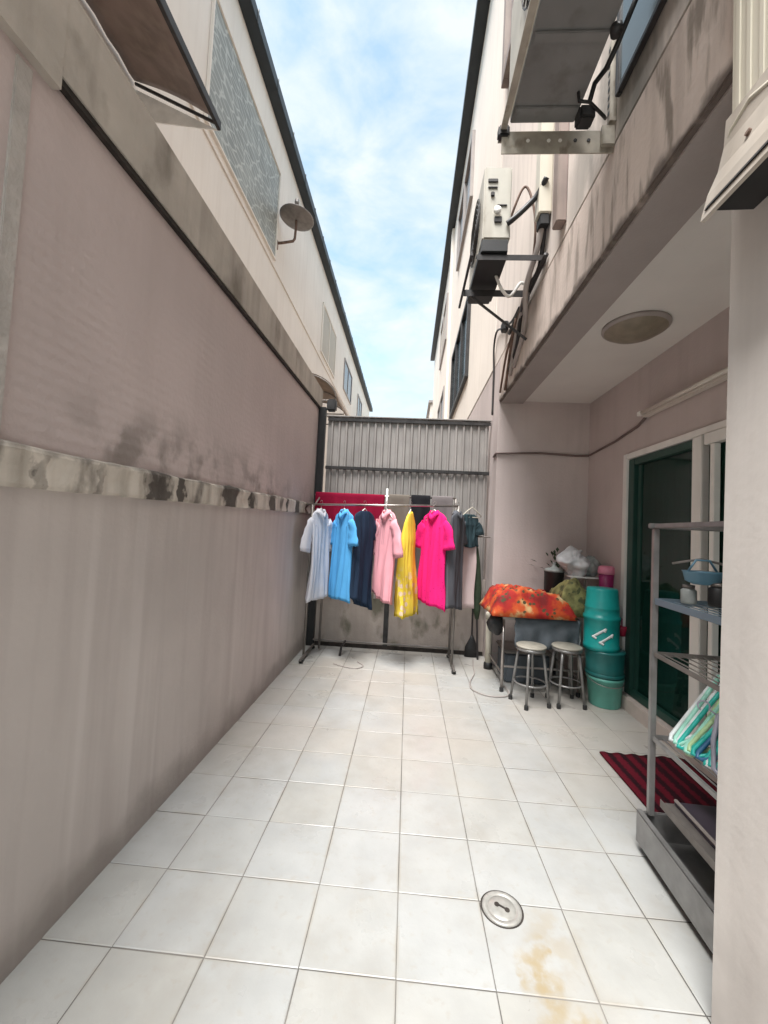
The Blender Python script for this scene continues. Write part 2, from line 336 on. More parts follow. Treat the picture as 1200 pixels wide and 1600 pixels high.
# ================================================================ ground and floor
MB().box((-60, -30, -.30), (60, 120, -.04)).build('ground', 'ground'); tag(bpy.data.objects['ground'], 'bare grey ground of the lane beyond the yard', 'ground', kind='structure')
fl = MB()
fl.box((-1.30, -3.5, -.038), (2.2, 5.26, -.002))
o = fl.build('floor_bed', 'grout'); tag(o, 'dark grout bed between the floor tiles', 'floor', kind='structure')
tl = MB(); T = .33; g = .0018
for i in range(-5, 8):
    for j in range(-15, 13):
        x0, x1 = .0288+i*T, .0288+(i+1)*T; y0, y1 = 1.4315+j*T, 1.4315+(j+1)*T
        x0, x1 = max(x0, -1.24), min(x1, 2.06); y0, y1 = max(y0, -3.4), min(y1, 5.17)
        if x1-x0 < .02 or y1-y0 < .02: continue
        h = random.uniform(0, .0009)-.0004; sl = [random.uniform(-.0006, .0006) for _ in range(4)]
        jit = [random.uniform(-.0009, .0009) for _ in range(4)]
        a, b, c, d = x0+g+jit[0], y0+g+jit[1], x1-g+jit[2], y1-g+jit[3]
        e = .003
        top = [tl.bm.verts.new((px, py, h+sl[k])) for k, (px, py) in enumerate(((a+e, b+e), (c-e, b+e), (c-e, d-e), (a+e, d-e)))]
        mid = [tl.bm.verts.new((px, py, h-.0018)) for px, py in ((a, b), (c, b), (c, d), (a, d))]
        bot = [tl.bm.verts.new((px, py, -.012)) for px, py in ((a, b), (c, b), (c, d), (a, d))]
        tl.bm.faces.new(top)
        for A, B in ((bot, mid), (mid, top)):
            for k in range(4): tl.bm.faces.new((A[k], A[(k+1) % 4], B[(k+1) % 4], B[k]))
tag(tl.build('floor', 'tile'), 'off-white square ceramic tile floor of the yard', 'floor', kind='structure')

# ================================================================ left boundary wall
bw = thing('boundary_wall', 'tall mauve plaster boundary wall with mouldy ledge, left of the tiled yard', 'wall', (-1.4, 1, 0))
def P(o):   # parent keeping world placement
    return o
def child(mb, name, mt, par, **k):
    o = mb.build(name, mt, None, **k); o.parent = par
    o.matrix_parent_inverse = Matrix.Translation(par.location).inverted(); return o
def slopebox(mb, x0, x1, y0, y1, zf0, zf1, bev=0):
    """box whose bottom/top are functions of y"""
    ps = []
    for x in (x0, x1):
        for y in (y0, y1):
            ps += [(x, y, zf0(y)), (x, y, zf1(y))]
    v = [mb.bm.verts.new(p) for p in ps]
    fs = [mb.bm.faces.new([v[i] for i in f]) for f in ((0, 1, 3, 2), (4, 6, 7, 5), (0, 4, 5, 1), (2, 3, 7, 6), (1, 5, 7, 3), (0, 2, 6, 4))]
    if bev:
        bmesh.ops.recalc_face_normals(mb.bm, faces=fs)
        bmesh.ops.bevel(mb.bm, geom=list({e for q in v for e in q.link_edges}), offset=bev, segments=2, affect='EDGES')
lz0 = lambda y: 1.545+.021*y; lz1 = lambda y: 1.672+.021*y
cz0 = lambda y: 2.915+.03*(y-1); cz1 = lambda y: 3.225+.012*(y-1)
a = MB(); slopebox(a, -1.40, -1.22, -3.5, 5.19, lambda y: -.01, lambda y: lz0(y)+.03); child(a, 'lower_panel', 'mauve_low', bw)
a = MB(); slopebox(a, -1.40, -1.222, -3.5, 5.19, lambda y: lz0(y)+.031, lambda y: cz0(y)-.024); child(a, 'upper_panel', 'mauve_up', bw)
a = MB(); slopebox(a, -1.39, -1.199, -3.48, 5.18, lambda y: cz0(y)-.0235, lambda y: cz0(y)-.0005); child(a, 'black_line', 'mould', bw)  # black strip stands for the grime on the cap's underside
a = MB(); slopebox(a, -1.42, -1.192, 1.1965, 5.21, cz0, cz1)
slopebox(a, -1.42, -1.1905, -3.5, 1.1964, lambda y: cz0(y)-.05, cz1); child(a, 'cap', 'cap', bw)
# ledge, slightly ragged edge
a = MB(); ys = [-3.5+.03*i for i in range(290)]; G = []
for y in ys:
    if y > 5.19: break
    n1 = noise.noise(Vector((y*3.1, 0, 2)))*.012+noise.noise(Vector((y*14, 3, 0)))*.005
    n2 = noise.noise(Vector((y*4.1, 7, 2)))*.010+noise.noise(Vector((y*17, 9, 0)))*.005
    z0, z1 = lz0(y)+n2*.5, lz1(y)+n1
    hole = max(0, noise.noise(Vector((y*2.2, 4, 1)))-.22)*.10 if y > 1.2 else 0
    G.append([(-1.225, y, z1+.008), (-1.206, y, z1+.004), (-1.196+n2*.5, y, z1-.002), (-1.193+n1*.5, y, z1-.014), (-1.194+n2*.5-hole, y, (z0+z1)/2), (-1.193+n2*.3-hole*.4, y, z0+.012), (-1.197, y, z0), (-1.225, y, z0)])
a.quads(G); a.bm.faces.new([v for v in a.bm.verts][:8]); child(a, 'ledge', 'ledge', bw)
a = MB(); slopebox(a, -1.225, -1.214, 1.075, 1.125, lambda y: lz1(y)+.02, lambda y: cz0(y)-.07, .002); child(a, 'cement_strip', 'cement', bw)

# ================================================================ neighbour house on the left
LX = -3.4
nh = thing('neighbour_house', 'cream three-storey house behind the left boundary wall', 'house', (LX, 5, 0))
child(MB().box((-9, -4, -.03), (LX, 31, 10.9)), 'wall', 'cream', nh)
a = MB().box((LX+.002, -4, 10.62), (LX+.235, 31.2, 10.86), .01)
for k in range(30): a.box((LX+.2351, -3.5+k*1.15, 10.60), (LX+.25, -3.47+k*1.15, 10.87))
child(a, 'gutter', 'gutter', nh)
def window(par, x, y0, y1, z0, z1, side, fm, gm, name='window', nm=1, fr=.06, d=.05):
    """side=+1: faces +x ; -1 faces -x.  frame stands proud of the wall"""
    f = MB(); xa, xb = (x+.003, x+d) if side > 0 else (x-d, x-.003)
    f.box((xa, y0, z0), (xb, y0+fr, z1), .004); f.box((xa, y1-fr, z0), (xb, y1, z1), .004)
    f.box((xa, y0+fr+.001, z0), (xb, y1-fr-.001, z0+fr), .004); f.box((xa, y0+fr+.001, z1-fr), (xb, y1-fr-.001, z1), .004)
    for i in range(nm):
        yy = y0+(y1-y0)*(i+1)/(nm+1); f.box((xa, yy-fr*.4, z0+fr+.001), (xb-.008*side if side > 0 else xb, yy+fr*.4, z1-fr-.001), .003)
    o = child(f, name, fm, par)
    p = MB(); xa2, xb2 = (x+.001, x+.02) if side > 0 else (x-.02, x-.001)
    p.box((xa2, y0+fr*.5, z0+fr*.5), (xb2, y1-fr*.5, z1-fr*.5)); q = p.build('pane', gm); q.parent = o
    return o
window(nh, LX, 5.75, 9.05, 7.62, 9.72, 1, 'cream', 'patglass', nm=0, fr=.04)
M['shutter'] = mat('beige_shutter', (.45, .40, .33), .6, var=.05, scale=1)
window(nh, LX, 14.0, 16.6, 7.7, 9.5, 1, 'cream', 'shutter', nm=1)
window(nh, LX, 18.9, 21.4, 8.1, 9.6, 1, 'greyframe', 'darkglass', nm=1)
window(nh, LX, 24.0, 26.0, 8.1, 9.6, 1, 'greyframe', 'darkglass', nm=1)
window(nh, LX, 1.2, 3.2, 7.9, 9.6, 1, 'cream', 'patglass', nm=1)
child(MB().box((LX+.001, -4, 7.44), (LX+.03, 31, 7.50), .008), 'string_course', 'cream', nh)

# awning of the left house (second floor)
aw = thing('window_awning', 'brown sheet awning with white end bracket on the cream house at top left', 'awning', (LX, 2.3, 6.4))
a = MB(); G = []
for i in range(9):
    f = i/8; x = LX+.02+f*1.03; z = 6.52-.50*f-.05*math.sin(math.pi*f)*-1
    G.append([(x, .2+j*.085, z+.012*math.sin(j*1.57)) for j in range(49)])
a.quads(G); child(a, 'roof_sheet', 'brown', aw, smooth=True, solid=.008)
child(MB().box((LX+1.03, .18, 5.93), (LX+1.07, 4.31, 6.03), .004), 'front_trim', 'darkmetal', aw)
child(MB().tube([(LX+.03, 4.29, 6.49), (LX+1.04, 4.29, 5.99)], .018, 6), 'end_trim', 'darkmetal', aw)
b = MB(); b.prism([(LX+.001, 6.46), (LX+.001, 6.12), (LX+.3, 6.05), (LX+1.03, 5.95)], 1, 4.318, 4.33); child(b, 'bracket', mat('bracket_white', (.88, .86, .82), .5), aw)
for yy in (.4, 1.7, 3.0): child(MB().tube([(LX+.02, yy, 6.02), (LX+1.0, yy, 5.97), (LX+.02, yy, 6.44)], .015, 6), 'support_arm', 'dullsteel', aw)

# satellite dish
dx, dy, dz = -2.95, 9.1, 8.62
ds = thing('satellite_dish', 'small grey satellite dish on a bent arm on the left cream wall', 'satellite dish', (dx, dy, dz))
prof = [(r, .07*(r/.40)**2) for r in (.03, .10, .17, .24, .31, .37, .40)]
a = MB().lathe([(.03, 0)]+prof[1:], (0, 0, .02), 28, cap0=True, cap1=False)
dish = a.build('reflector', 'dullsteel', ds, smooth=True, solid=.012); dish.rotation_euler = (R(-3), R(6), 0)
a = MB().tube([(0, 0, .03), (.0, -.03, .42)], .014, 6); a.lathe([(.045, .40), (.055, .43), (.045, .5), (.0, .51)], (0, -.03, 0), 12)
a.build('feed_horn', 'dullsteel', ds)
a = MB().tube([(LX-dx+.002, .02, -.52), (LX-dx+.18, .01, -.51), (-.05, 0, -.48), (-.01, 0, -.42), (0, 0, -.2), (0, 0, .03)], .03, 8)
a.box((LX-dx+.001, -.08, -.62), (LX-dx+.02, .10, -.42)); a.build('mounting_arm', 'rust', ds, smooth=True)

# arched awning further on
aa = thing('arched_awning', 'weathered arched beige awning on the left house beyond the metal fence', 'awning', (LX, 12, 5.6))
a = MB(); G = []
for i in range(11):
    th = R(90)*i/10; x = LX+.05+1.15*math.sin(th); z = 5.15+.80*math.cos(th)
    G.append([(x, 11.4+j*.25, z) for j in range(12)])
M['oldpoly'] = mat('aged_polycarbonate', (.26, .19, .14), .6, var=.25, scale=2.5, streak=.4)
a.quads(G); child(a, 'roof_sheet', 'oldpoly', aa, smooth=True, solid=.01)
for yy in (11.42, 12.8, 14.1): child(MB().tube([(LX+.05+1.13*math.sin(R(9*i)), yy, 5.13+.78*math.cos(R(9*i))) for i in range(11)]+[(LX+.02, yy, 5.12)], .02, 6), 'rib', 'dullsteel', aa)

# ================================================================ right house
RX = 1.0
rh = thing('home', 'mauve and cream three-storey house on the right with a recessed sliding door', 'house', (2, 3, 0))
bz0 = 3.07
child(MB().box((RX, -3.5, bz0), (1.28, 4.819, 3.60), .006), 'beam', 'beam', rh)
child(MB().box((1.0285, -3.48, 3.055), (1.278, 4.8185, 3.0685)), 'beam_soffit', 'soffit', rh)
child(MB().box((1.281, -3.5, 3.082), (2.6, 4.8185, 3.598)), 'ceiling', 'ceiling', rh)
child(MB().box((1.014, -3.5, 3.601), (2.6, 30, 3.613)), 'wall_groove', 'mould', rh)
child(MB().box((RX, -3.5, 3.614), (4, 21.5, 10.9)), 'upper_wall', 'upwall', rh)
child(MB().box((RX, 4.82, -.03), (4, 21.5, 3.600), .004), 'end_wall', 'mauve', rh)
child(MB().box((RX-.22, -3.5, 10.72), (RX-.002, 21.7, 10.92), .01), 'gutter', 'gutter', rh)
# door wall with the opening  y 1.7..4.04 , z .12..2.33
DX = 2.05; dy0, dy1, dz1 = 1.2, 4.02, 2.325
child(MB().box((DX, dy1, -.03), (DX+.15, 4.8185, 3.081)), 'door_wall', 'mauve', rh)
child(MB().box((DX, dy0, dz1), (DX+.15, dy1-.001, 3.081)), 'lintel', 'mauve', rh)
child(MB().box((DX, -3.5, -.03), (DX+.15, dy0-.001, 3.081)), 'near_wall', 'mauve', rh)
child(MB().box((DX-.055, dy0+.002, -.03), (DX+.2, dy1-.002, .115), .006), 'threshold', 'stone', rh)
fr = MB(); xa, xb = DX-.02, DX+.10
fr.box((xa, dy1-.065, .116), (xb, dy1-.002, dz1-.002), .004); fr.box((xa, dy0+.002, dz1-.055), (xb, dy1-.067, dz1-.003), .004)
fr.box((xa, dy0+.002, .116), (xb, dy0+.06, dz1-.057), .004)
fr.box((xa-.005, 2.96, .117), (xb, 3.06, dz1-.057), .005)
df = child(fr, 'sliding_door', 'whiteframe', rh)
def sub(mb, name, mt, par, **k):
    o = mb.build(name, mt, None, **k); o.parent = par; return o
s_ = MB(); s_.box((xb-.05, 2.86, .118), (xb-.01, 2.955, dz1-.06), .004); sub(s_, 'leaf_frame', 'greyframe', df)
s_ = MB(); s_.box((xa-.012, dy0+.06, dz1-.135), (xa+.05, 2.93, dz1-.058), .004); s_.box((xa-.012, 2.83, .118), (xa+.03, 2.87, dz1-.14), .003); sub(s_, 'leaf_rail', 'whiteframe', df)
s_ = MB(); s_.box((xa+.02, dy1-.16, .118), (xb-.03, dy1-.067, dz1-.06), .004); s_.box((xa+.02, 3.062, dz1-.12), (xb-.03, dy1-.162, dz1-.06), .004)
s_.box((xa+.02, 3.062, .118), (xb-.03, dy1-.162, .18), .004); s_.box((xa+.05, dy1-.225, .182), (xb-.05, dy1-.17, dz1-.124), .003); sub(s_, 'green_stile', 'greenalu', df)
gm = bpy.data.materials.new('door_glass'); gm.use_nodes = True; t = gm.node_tree
pb = t.nodes['Principled BSDF']; pb.inputs['Base Color'].default_value = (.010, .045, .034, 1); pb.inputs['Roughness'].default_value = .04
tr = N(t, 'ShaderNodeBsdfTransparent'); tr.inputs[0].default_value = (.32, .45, .38, 1); ms = N(t, 'ShaderNodeMixShader'); ms.inputs[0].default_value = .55
t.links.new(tr.outputs[0], ms.inputs[1]); t.links.new(pb.outputs[0], ms.inputs[2]); t.links.new(ms.outputs[0], t.nodes['Material Output'].inputs[0]); M['glass'] = gm
s_ = MB().box((DX+.04, 3.05, .15), (DX+.048, dy1-.10, dz1-.07)); s_.box((DX+.02, dy0+.05, .15), (DX+.028, 2.95, dz1-.07)); sub(s_, 'pane', 'glass', df)
# dark room behind the glass with a curtain
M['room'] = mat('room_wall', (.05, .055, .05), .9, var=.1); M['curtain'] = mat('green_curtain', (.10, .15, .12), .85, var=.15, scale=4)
M['roomfloor'] = mat('room_floor', (.10, .09, .08), .5)
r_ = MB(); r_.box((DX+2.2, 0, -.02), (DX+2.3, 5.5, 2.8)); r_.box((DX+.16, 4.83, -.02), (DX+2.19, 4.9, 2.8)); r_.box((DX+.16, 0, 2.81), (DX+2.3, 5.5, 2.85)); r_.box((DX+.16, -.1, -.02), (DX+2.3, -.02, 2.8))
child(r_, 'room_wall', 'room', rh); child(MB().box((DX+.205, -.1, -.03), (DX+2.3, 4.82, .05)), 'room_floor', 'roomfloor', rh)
c_ = MB(); G = []
for i in range(60):
    yy = 3.12+i*.0135; G.append([(DX+.22+.03*math.sin(i*1.05)+.008*math.sin(i*2.7+k), yy, .12+k*.21) for k in range(12)])
tag(c_.quads(G).build('curtain', 'curtain', smooth=True), 'dark green curtain hanging behind the sliding door glass', 'curtain')

# windows / details on upper storeys (right)
window(rh, RX, .55, 2.09, 3.80, 5.6, -1, 'darkmetal', 'tealglass', nm=1, fr=.03, d=.03)
window(rh, RX, 3.95, 4.95, 7.1, 9.4, -1, 'brown', 'darkglass', nm=1, fr=.12, d=.09)
window(rh, RX, 7.6, 10.6, 4.45, 6.1, -1, 'darkmetal', 'tealglass', nm=2, fr=.1, d=.07)
window(rh, RX, 8.0, 10.4, 8.3, 9.7, -1, 'greyframe', 'darkglass', nm=1, fr=.1, d=.07)
window(rh, RX, 13.2, 16.0, 4.5, 6.3, -1, 'greyframe', 'darkglass', nm=1, fr=.1, d=.06)
window(rh, RX, 13.5, 16.2, 8.0, 9.6, -1, 'greyframe', 'shutter', nm=1, fr=.1, d=.06)
child(MB().box((RX-.08, 12.0, -.03), (RX-.001, 12.35, 10.7), .01), 'pilaster', 'cream', rh)
child(MB().box((RX-.006, 5.15, 3.62), (RX-.001, 21.4, 10.7)), 'cream_render', 'cream', rh)
# lower building farther down the lane
fh = thing('far_house', 'pale cream house end seen at the end of the gap between the houses', 'house', (2, 26, 0))
child(MB().box((.92, 22.3, -.03), (6, 34, 8.6), .01), 'wall', 'cream', fh)
child(MB().box((.80, 22.2, 8.6), (6.1, 34.2, 8.75), .01), 'gutter', 'greyframe', fh)
window(fh, .92, 23.4, 25.0, 5.0, 6.6, -1, 'greyframe', 'darkglass', nm=1)

# pillar
pl = MB(); pl.box((1.012, .93, -.03), (1.35, 1.412, 3.054), .010)
for vv in pl.bm.verts: vv.co.x += .013*max(0, vv.co.z)
child(pl, 'pillar', 'pillar', rh)
# cream channel + flared end on the pillar
ch = thing('downpipe_channel', 'cream ribbed plastic channel with flared end cap on the right pillar at top', 'wall channel', (.95, 1.2, 2.8))
a = MB().box((.945, 1.10, 2.74), (1.011, 1.275, 4.2), .006)
for yy in (1.115, 1.15, 1.195, 1.235): a.box((.940, yy, 2.75), (.9449, yy+.018, 4.19), .002)
child(a, 'channel', 'pvc', ch)
a = MB(); pf = [(.938, 2.83), (.932, 2.74), (.915, 2.66), (.885, 2.585), (.872, 2.53), (.865, 2.50)]
inn = [(x+.012, z-.002) for x, z in reversed(pf)]
a.prism(pf+inn, 1, .97, 1.285)
child(a, 'end_cap', mat('stained_pvc', (.42, .375, .325), .6, var=.15, scale=9, streak=.5, streakcol=(.30, .25, .20), grime=(14, .6, (.16, .13, .10), .60)), ch)
child(MB().tube([(.944, 1.09, 2.735), (.937, 1.12, 2.775), (.936, 1.19, 2.80), (.937, 1.26, 2.775), (.944, 1.285, 2.735)], .007, 8), 'joint_ring', 'pvc', ch, smooth=True)
a = MB().prism([(.951, 2.82), (.944, 2.735), (.93, 2.665), (.90, 2.59), (.866, 2.525), (1.011, 2.53), (1.011, 2.82)], 1, .985, 1.27); child(a, 'hollow_shade', 'black', ch)  # solid black block standing for the shade inside the open end cap
child(MB().tube([(.920, 1.17, 2.675), (.911, 1.17, 2.678)], .009, 10), 'screw', 'rust', ch)

# ceiling lamp (round)
cl = thing('ceiling_lamp', 'round beige glass lamp on the recess ceiling', 'lamp', (1.60, 3.04, 3.081))
MB().lathe([(.208, -.03), (.222, -.018), (.222, -.001)], n=40).build('base_ring', 'greyframe', cl, smooth=True)
MB().lathe([(0.001, -.095), (.05, -.092), (.10, -.08), (.155, -.062), (.205, -.031)], n=40, cap1=False).build('lamp_shade', 'lampglass', cl, smooth=True)
# tube light
tb = thing('tube_light', 'pale fluorescent tube light on the wall above the sliding door', 'lamp', (2.0, 3.1, 2.6))
child(MB().box((1.985, 2.45, 2.585), (2.049, 3.65, 2.635), .008), 'batten', 'tube', tb)
child(MB().tube([(1.965, 2.5, 2.61), (1.965, 3.62, 2.61)], .016, 12), 'tube', 'tube', tb, smooth=True)
for yy in (3.60, 2.455): child(MB().box((1.945, yy, 2.592), (1.984, yy+.045, 2.628), .004), 'end_holder', 'whiteframe', tb)
# brown conduit round the recess
cn = MB().tube([(.994, 4.99, 2.445), (.985, 4.812, 2.455), (1.01, 4.806, 2.458), (1.5, 4.806, 2.475), (1.9, 4.806, 2.46), (2.035, 4.80, 2.465), (2.042, 4.76, 2.468), (2.042, 4.2, 2.50), (2.042, 3.8, 2.55), (2.035, 3.652, 2.60)], .012, 8)
tag(cn.build('cable_conduit', mat('brown_conduit', (.14, .10, .09), .6), smooth=True), 'thin brown cable conduit running round the recess walls to the tube light', 'conduit')
# ================================================================ air conditioners on the right wall
def slotted(mb, a, b, w, ax):
    pass
def ac_unit(name, label, x0, x1, y0, y1, z0, z1):
    t = thing(name, label, 'air conditioner', ((x0+x1)/2, (y0+y1)/2, z0))
    child(MB().box((x0, y0, z0+.03), (x1, y1, z1), .012), 'casing', 'acwhite', t)
    p = MB().box((x0+.012, y0+.008, z0), (x1-.012, y1-.008, z0+.029), .004)
    for k in range(4): p.box((x0+.02, y0+.06+(y1-y0-.16)*k/3, z0-.012), (x1-.02, y0+.10+(y1-y0-.16)*k/3, z0-.0005), .003)
    child(p, 'base_pan', 'acpan', t)
    cy, cz, r = (y0+y1)/2, (z0+z1)/2+.02, (z1-z0)*.40
    g = MB()
    for rr in [r*k/7 for k in range(2, 8)]:
        g.tube([(x0-.012, cy+rr*math.cos(2*math.pi*k/28), cz+rr*math.sin(2*math.pi*k/28)) for k in range(28)], .004, 5, closed=True)
    for k in range(8):
        an = k*math.pi/8; g.tube([(x0-.009, cy-r*math.cos(an), cz-r*math.sin(an)), (x0-.009, cy+r*math.cos(an), cz+r*math.sin(an))], .004, 5)
    child(g, 'fan_grille', 'darkmetal', t)
    # side panel facing the camera
    return t
u1 = ac_unit('air_conditioner', 'large air conditioner seen from below at the top right, its grey base pan showing', .432, .79, 1.02, 2.13, 3.70, 4.35)
b = MB(); z = 3.60
def perf(mb, x0, x1, y, z0, z1):
    mb.box((x0, y, z0), (x1, y+.006, z1)); mb.box((x0, y+.0061, z1-.006), (x1, y+.045, z1))
perf(b, .41, .999, 2.155, 3.565, 3.69); b.box((.93, 2.13, 3.59), (.998, 2.1545, 3.70), .004)
perf(b, .41, .999, 1.12, 3.60, 3.685)
b.box((.40, 1.05, 3.687), (.432, 2.22, 3.699))
b.box((.962, 2.12, 3.71), (.998, 2.154, 4.16), .002); b.box((.962, 1.08, 3.71), (.998, 1.114, 4.16), .002)
bk = child(b, 'wall_bracket', 'angle', u1)
def subw(mb, name, mt):
    o = mb.build(name, mt); o.parent = bk
for k in range(9): subw(MB().box((.9605, 2.128, 3.75+k*.045), (.9618, 2.146, 3.772+k*.045)), 'slot', 'darkmetal')
for x in (.55, .66, .72, .80, .87): subw(MB().tube([(x, 2.1515, 3.635), (x, 2.1545, 3.635)], .010, 8), 'bolt', 'darkmetal' if x > .75 else 'whiteframe')
subw(MB().box((.39, 2.14, 3.66), (.45, 2.19, 3.72), .008), 'end_plug', 'darkmetal'); subw(MB().box((.77, 2.02, 3.63), (.85, 2.10, 3.70), .01), 'rubber_foot', 'rubber')
b = MB().tube([(.82, 2.03, 3.72), (.83, 2.0, 3.78), (.84, 1.9, 3.74), (.84, 1.80, 3.73), (.9, 1.75, 3.9), (.99, 1.7, 3.95)], .012, 8)
b.tube([(.74, 1.97, 3.70), (.745, 1.97, 3.655), (.80, 1.98, 3.66), (.90, 2.05, 3.66), (.93, 2.10, 3.70)], .008, 8); b.tube([(.79, 1.70, 3.69), (.79, 1.70, 3.66)], .025, 10)
child(b, 'refrigerant_pipe', 'black', u1, smooth=True)

u2 = ac_unit('air_conditioner', 'beige air conditioner seen end-on behind the larger one, with valves on its side', .49, .715, 3.24, 3.98, 3.86, 4.50)
for nm_, p_, q_ in (('handle_slot', (.52, 3.228, 4.36), (.60, 3.2395, 4.39)), ('cable_port', (.545, 3.222, 4.24), (.575, 3.2395, 4.275)), ('vent_slot', (.60, 3.23, 4.16), (.68, 3.2395, 4.175)), ('valve_block', (.58, 3.225, 4.02), (.64, 3.2395, 4.07)), ('vent_slot', (.52, 3.229, 4.31), (.60, 3.2395, 4.325))):
    child(MB().box(p_, q_, .004), nm_, 'darkmetal', u2)
b = MB().lathe([(.03, 0), (.03, .02)], (0, 0, 0), 14); bmesh.ops.rotate(b.bm, verts=b.bm.verts, cent=(0, 0, 0), matrix=Matrix.Rotation(R(90), 3, 'X')); bmesh.ops.translate(b.bm, verts=b.bm.verts, vec=(.60, 3.224, 4.11))
child(b, 'service_valve', 'whiteframe', u2, smooth=True)
b = MB().box((.482, 3.20, 3.755), (.69, 3.26, 3.858), .006).box((.482, 3.90, 3.755), (.69, 3.96, 3.858), .006)
b.box((.47, 3.262, 3.745), (.70, 3.899, 3.80), .004); child(b, 'drip_tray', 'black', u2)
b = MB(); perf(b, .40, .999, 3.66, 3.66, 3.72); perf(b, .45, .999, 3.22, 3.70, 3.744)
b.box((.395, 3.20, 3.722), (.415, 3.98, 3.742)); b.tube([(.48, 3.69, 3.67), (.99, 3.69, 3.28)], .012, 6); child(b, 'wall_bracket', 'darkmetal', u2)
# pipes, trunking, cables
tr_ = thing('pipe_trunking', 'cream vertical pipe trunking beside the end-on air conditioner', 'trunking', (.95, 3.1, 4.2))
child(MB().box((.90, 3.12, 4.02), (.999, 3.24, 5.2), .008), 'duct', 'pvc', tr_)
child(MB().box((.915, 3.13, 3.93), (.985, 3.23, 4.019), .006), 'duct_mouth', 'black', tr_)
child(MB().box((.93, 2.80, 3.70), (.9985, 2.90, 5.2), .006), 'dark_duct', 'brown', tr_)
def cable(name, label, pts, r, mt, cat='pipe', n=8, sm=True):
    # catmull-rom
    P_ = [Vector(p) for p in pts]; Q = []
    for i in range(len(P_)-1):
        p0, p1, p2, p3 = P_[max(i-1, 0)], P_[i], P_[i+1], P_[min(i+2, len(P_)-1)]
        for k in range(6):
            t = k/6; Q.append(.5*((2*p1)+(p2-p0)*t+(2*p0-5*p1+4*p2-p3)*t*t+(3*p1-p0-3*p2+p3)*t**3))
    Q.append(P_[-1]); return tag(MB().tube(Q, r, n).build(name, mt, smooth=True), label, cat)
cable('refrigerant_hose', 'black insulated hose rising from the end-on air conditioner to the trunking', [(.68, 3.22, 4.0), (.73, 3.20, 4.03), (.82, 3.2, 4.12), (.90, 3.17, 4.2), (.945, 3.10, 4.28)], .022, 'black')
cable('refrigerant_hose', 'grey insulated hose hanging in a long loop under the trunking', [(.95, 3.18, 3.98), (.93, 3.25, 3.8), (.90, 3.42, 3.6), (.95, 3.6, 3.45), (.98, 3.8, 3.35), (.985, 4.1, 3.2)], .022, 'greyframe')
cable('refrigerant_hose', 'dark taped hose hanging nearest the wall under the trunking', [(.97, 3.2, 3.95), (.97, 3.3, 3.7), (.93, 3.5, 3.62), (.96, 3.8, 3.55), (.98, 4.0, 3.35), (.985, 4.3, 3.25)], .018, 'darkmetal')
cable('refrigerant_hose', 'pale copper pipe bowed out between the air conditioner and the wall', [(.70, 3.5, 4.0), (.78, 3.42, 4.3), (.86, 3.38, 4.45), (.93, 3.35, 4.2), (.95, 3.4, 3.9), (.97, 3.7, 3.5)], .010, 'rust')
cable('drain_hose', 'white drain hose below the end-on air conditioner', [(.66, 3.5, 3.75), (.72, 3.5, 3.62), (.80, 3.55, 3.6), (.90, 3.6, 3.75), (.98, 3.6, 3.7)], .014, 'whiteframe', 'hose')
cable('wall_cable', 'black cable dropping from the air conditioners down the house corner', [(.97, 3.9, 3.7), (.975, 4.2, 3.72), (.975, 4.6, 3.85), (.97, 4.95, 3.98), (.972, 5.1, 3.85), (.985, 5.12, 3.5), (.985, 5.12, 3.0)], .012, 'darkmetal', 'cable')
for k, (lb, y0, z0, l) in enumerate((('short rusty pipe stub left of its pair under the beam', 4.0, 3.64, .5), ('long rusty pipe under the air conditioner bracket', 3.75, 3.70, .62), ('thin grey pipe beside the rusty pipes on the beam', 3.55, 3.72, .55))):
    cable('wall_pipe', lb, [(.965, y0, z0), (.955, y0+.05, z0-.1), (.96, y0+.35, z0-.22), (.985, y0+.7, z0-l)], .012+.003*k, ('rust', 'rust', 'greyframe')[k])
cable('wall_pipe', 'dark clamp pipe along the groove beneath the brackets', [(.975, 3.15, 3.70), (.97, 3.5, 3.66), (.975, 3.9, 3.66), (.975, 4.3, 3.64)], .02, 'darkmetal')
a = thing('junction_box', 'small black junction box on the wall above the recess corner', 'box', (.97, 4.5, 3.8))
child(MB().box((.935, 4.45, 3.76), (.999, 4.55, 3.86), .008), 'case', 'black', a)
child(MB().box((.928, 4.47, 3.78), (.9345, 4.53, 3.84), .002), 'cover', 'darkmetal', a)

# ================================================================ back fence
fc = thing('metal_fence', 'grey corrugated metal fence on a low stained wall closing the yard', 'fence', (0, 5.22, 0))
a = MB(); prof = []; x = -1.10; k = 0
while x < .985:
    for dx_, dd in ((0, 0), (.038, 0), (.048, .022), (.068, .022), (.078, 0)):
        prof.append((x+dx_, 5.209-dd))
    x += .094
G = []
for z in [.62+.2*i for i in range(12)]+[2.93]:
    G.append([(px, py, z+(noise.noise(Vector((px*3, 0, 0)))*.012 if z == 2.93 else 0)) for px, py in prof if px < .99])
a.quads(G); child(a, 'corrugated_sheet', 'galv', fc, solid=.002)
child(MB().box((-1.10, 5.160, 2.245), (.985, 5.186, 2.285), .002), 'rail', 'darkmetal', fc)
child(MB().box((-1.10, 5.172, 2.875), (.985, 5.186, 2.915), .002), 'rail', 'darkmetal', fc)
child(MB().box((-1.12, 5.165, 2.93), (.99, 5.235, 2.945), .003), 'capping', 'galv', fc)
child(MB().box((-1.215, 5.13, -.01), (-1.125, 5.20, 3.04), .004), 'post', 'black', fc)
child(MB().box((-1.22, 5.205, -.03), (.998, 5.33, .93), .008), 'low_wall', 'lowfence', fc)
child(MB().box((-.255, 5.19, -.02), (-.195, 5.2045, .93), .004), 'pilaster', 'darkmetal', fc)
child(MB().box((-1.12, 5.186, -.02), (.99, 5.2035, .045), .004), 'kerb', 'mould', fc)
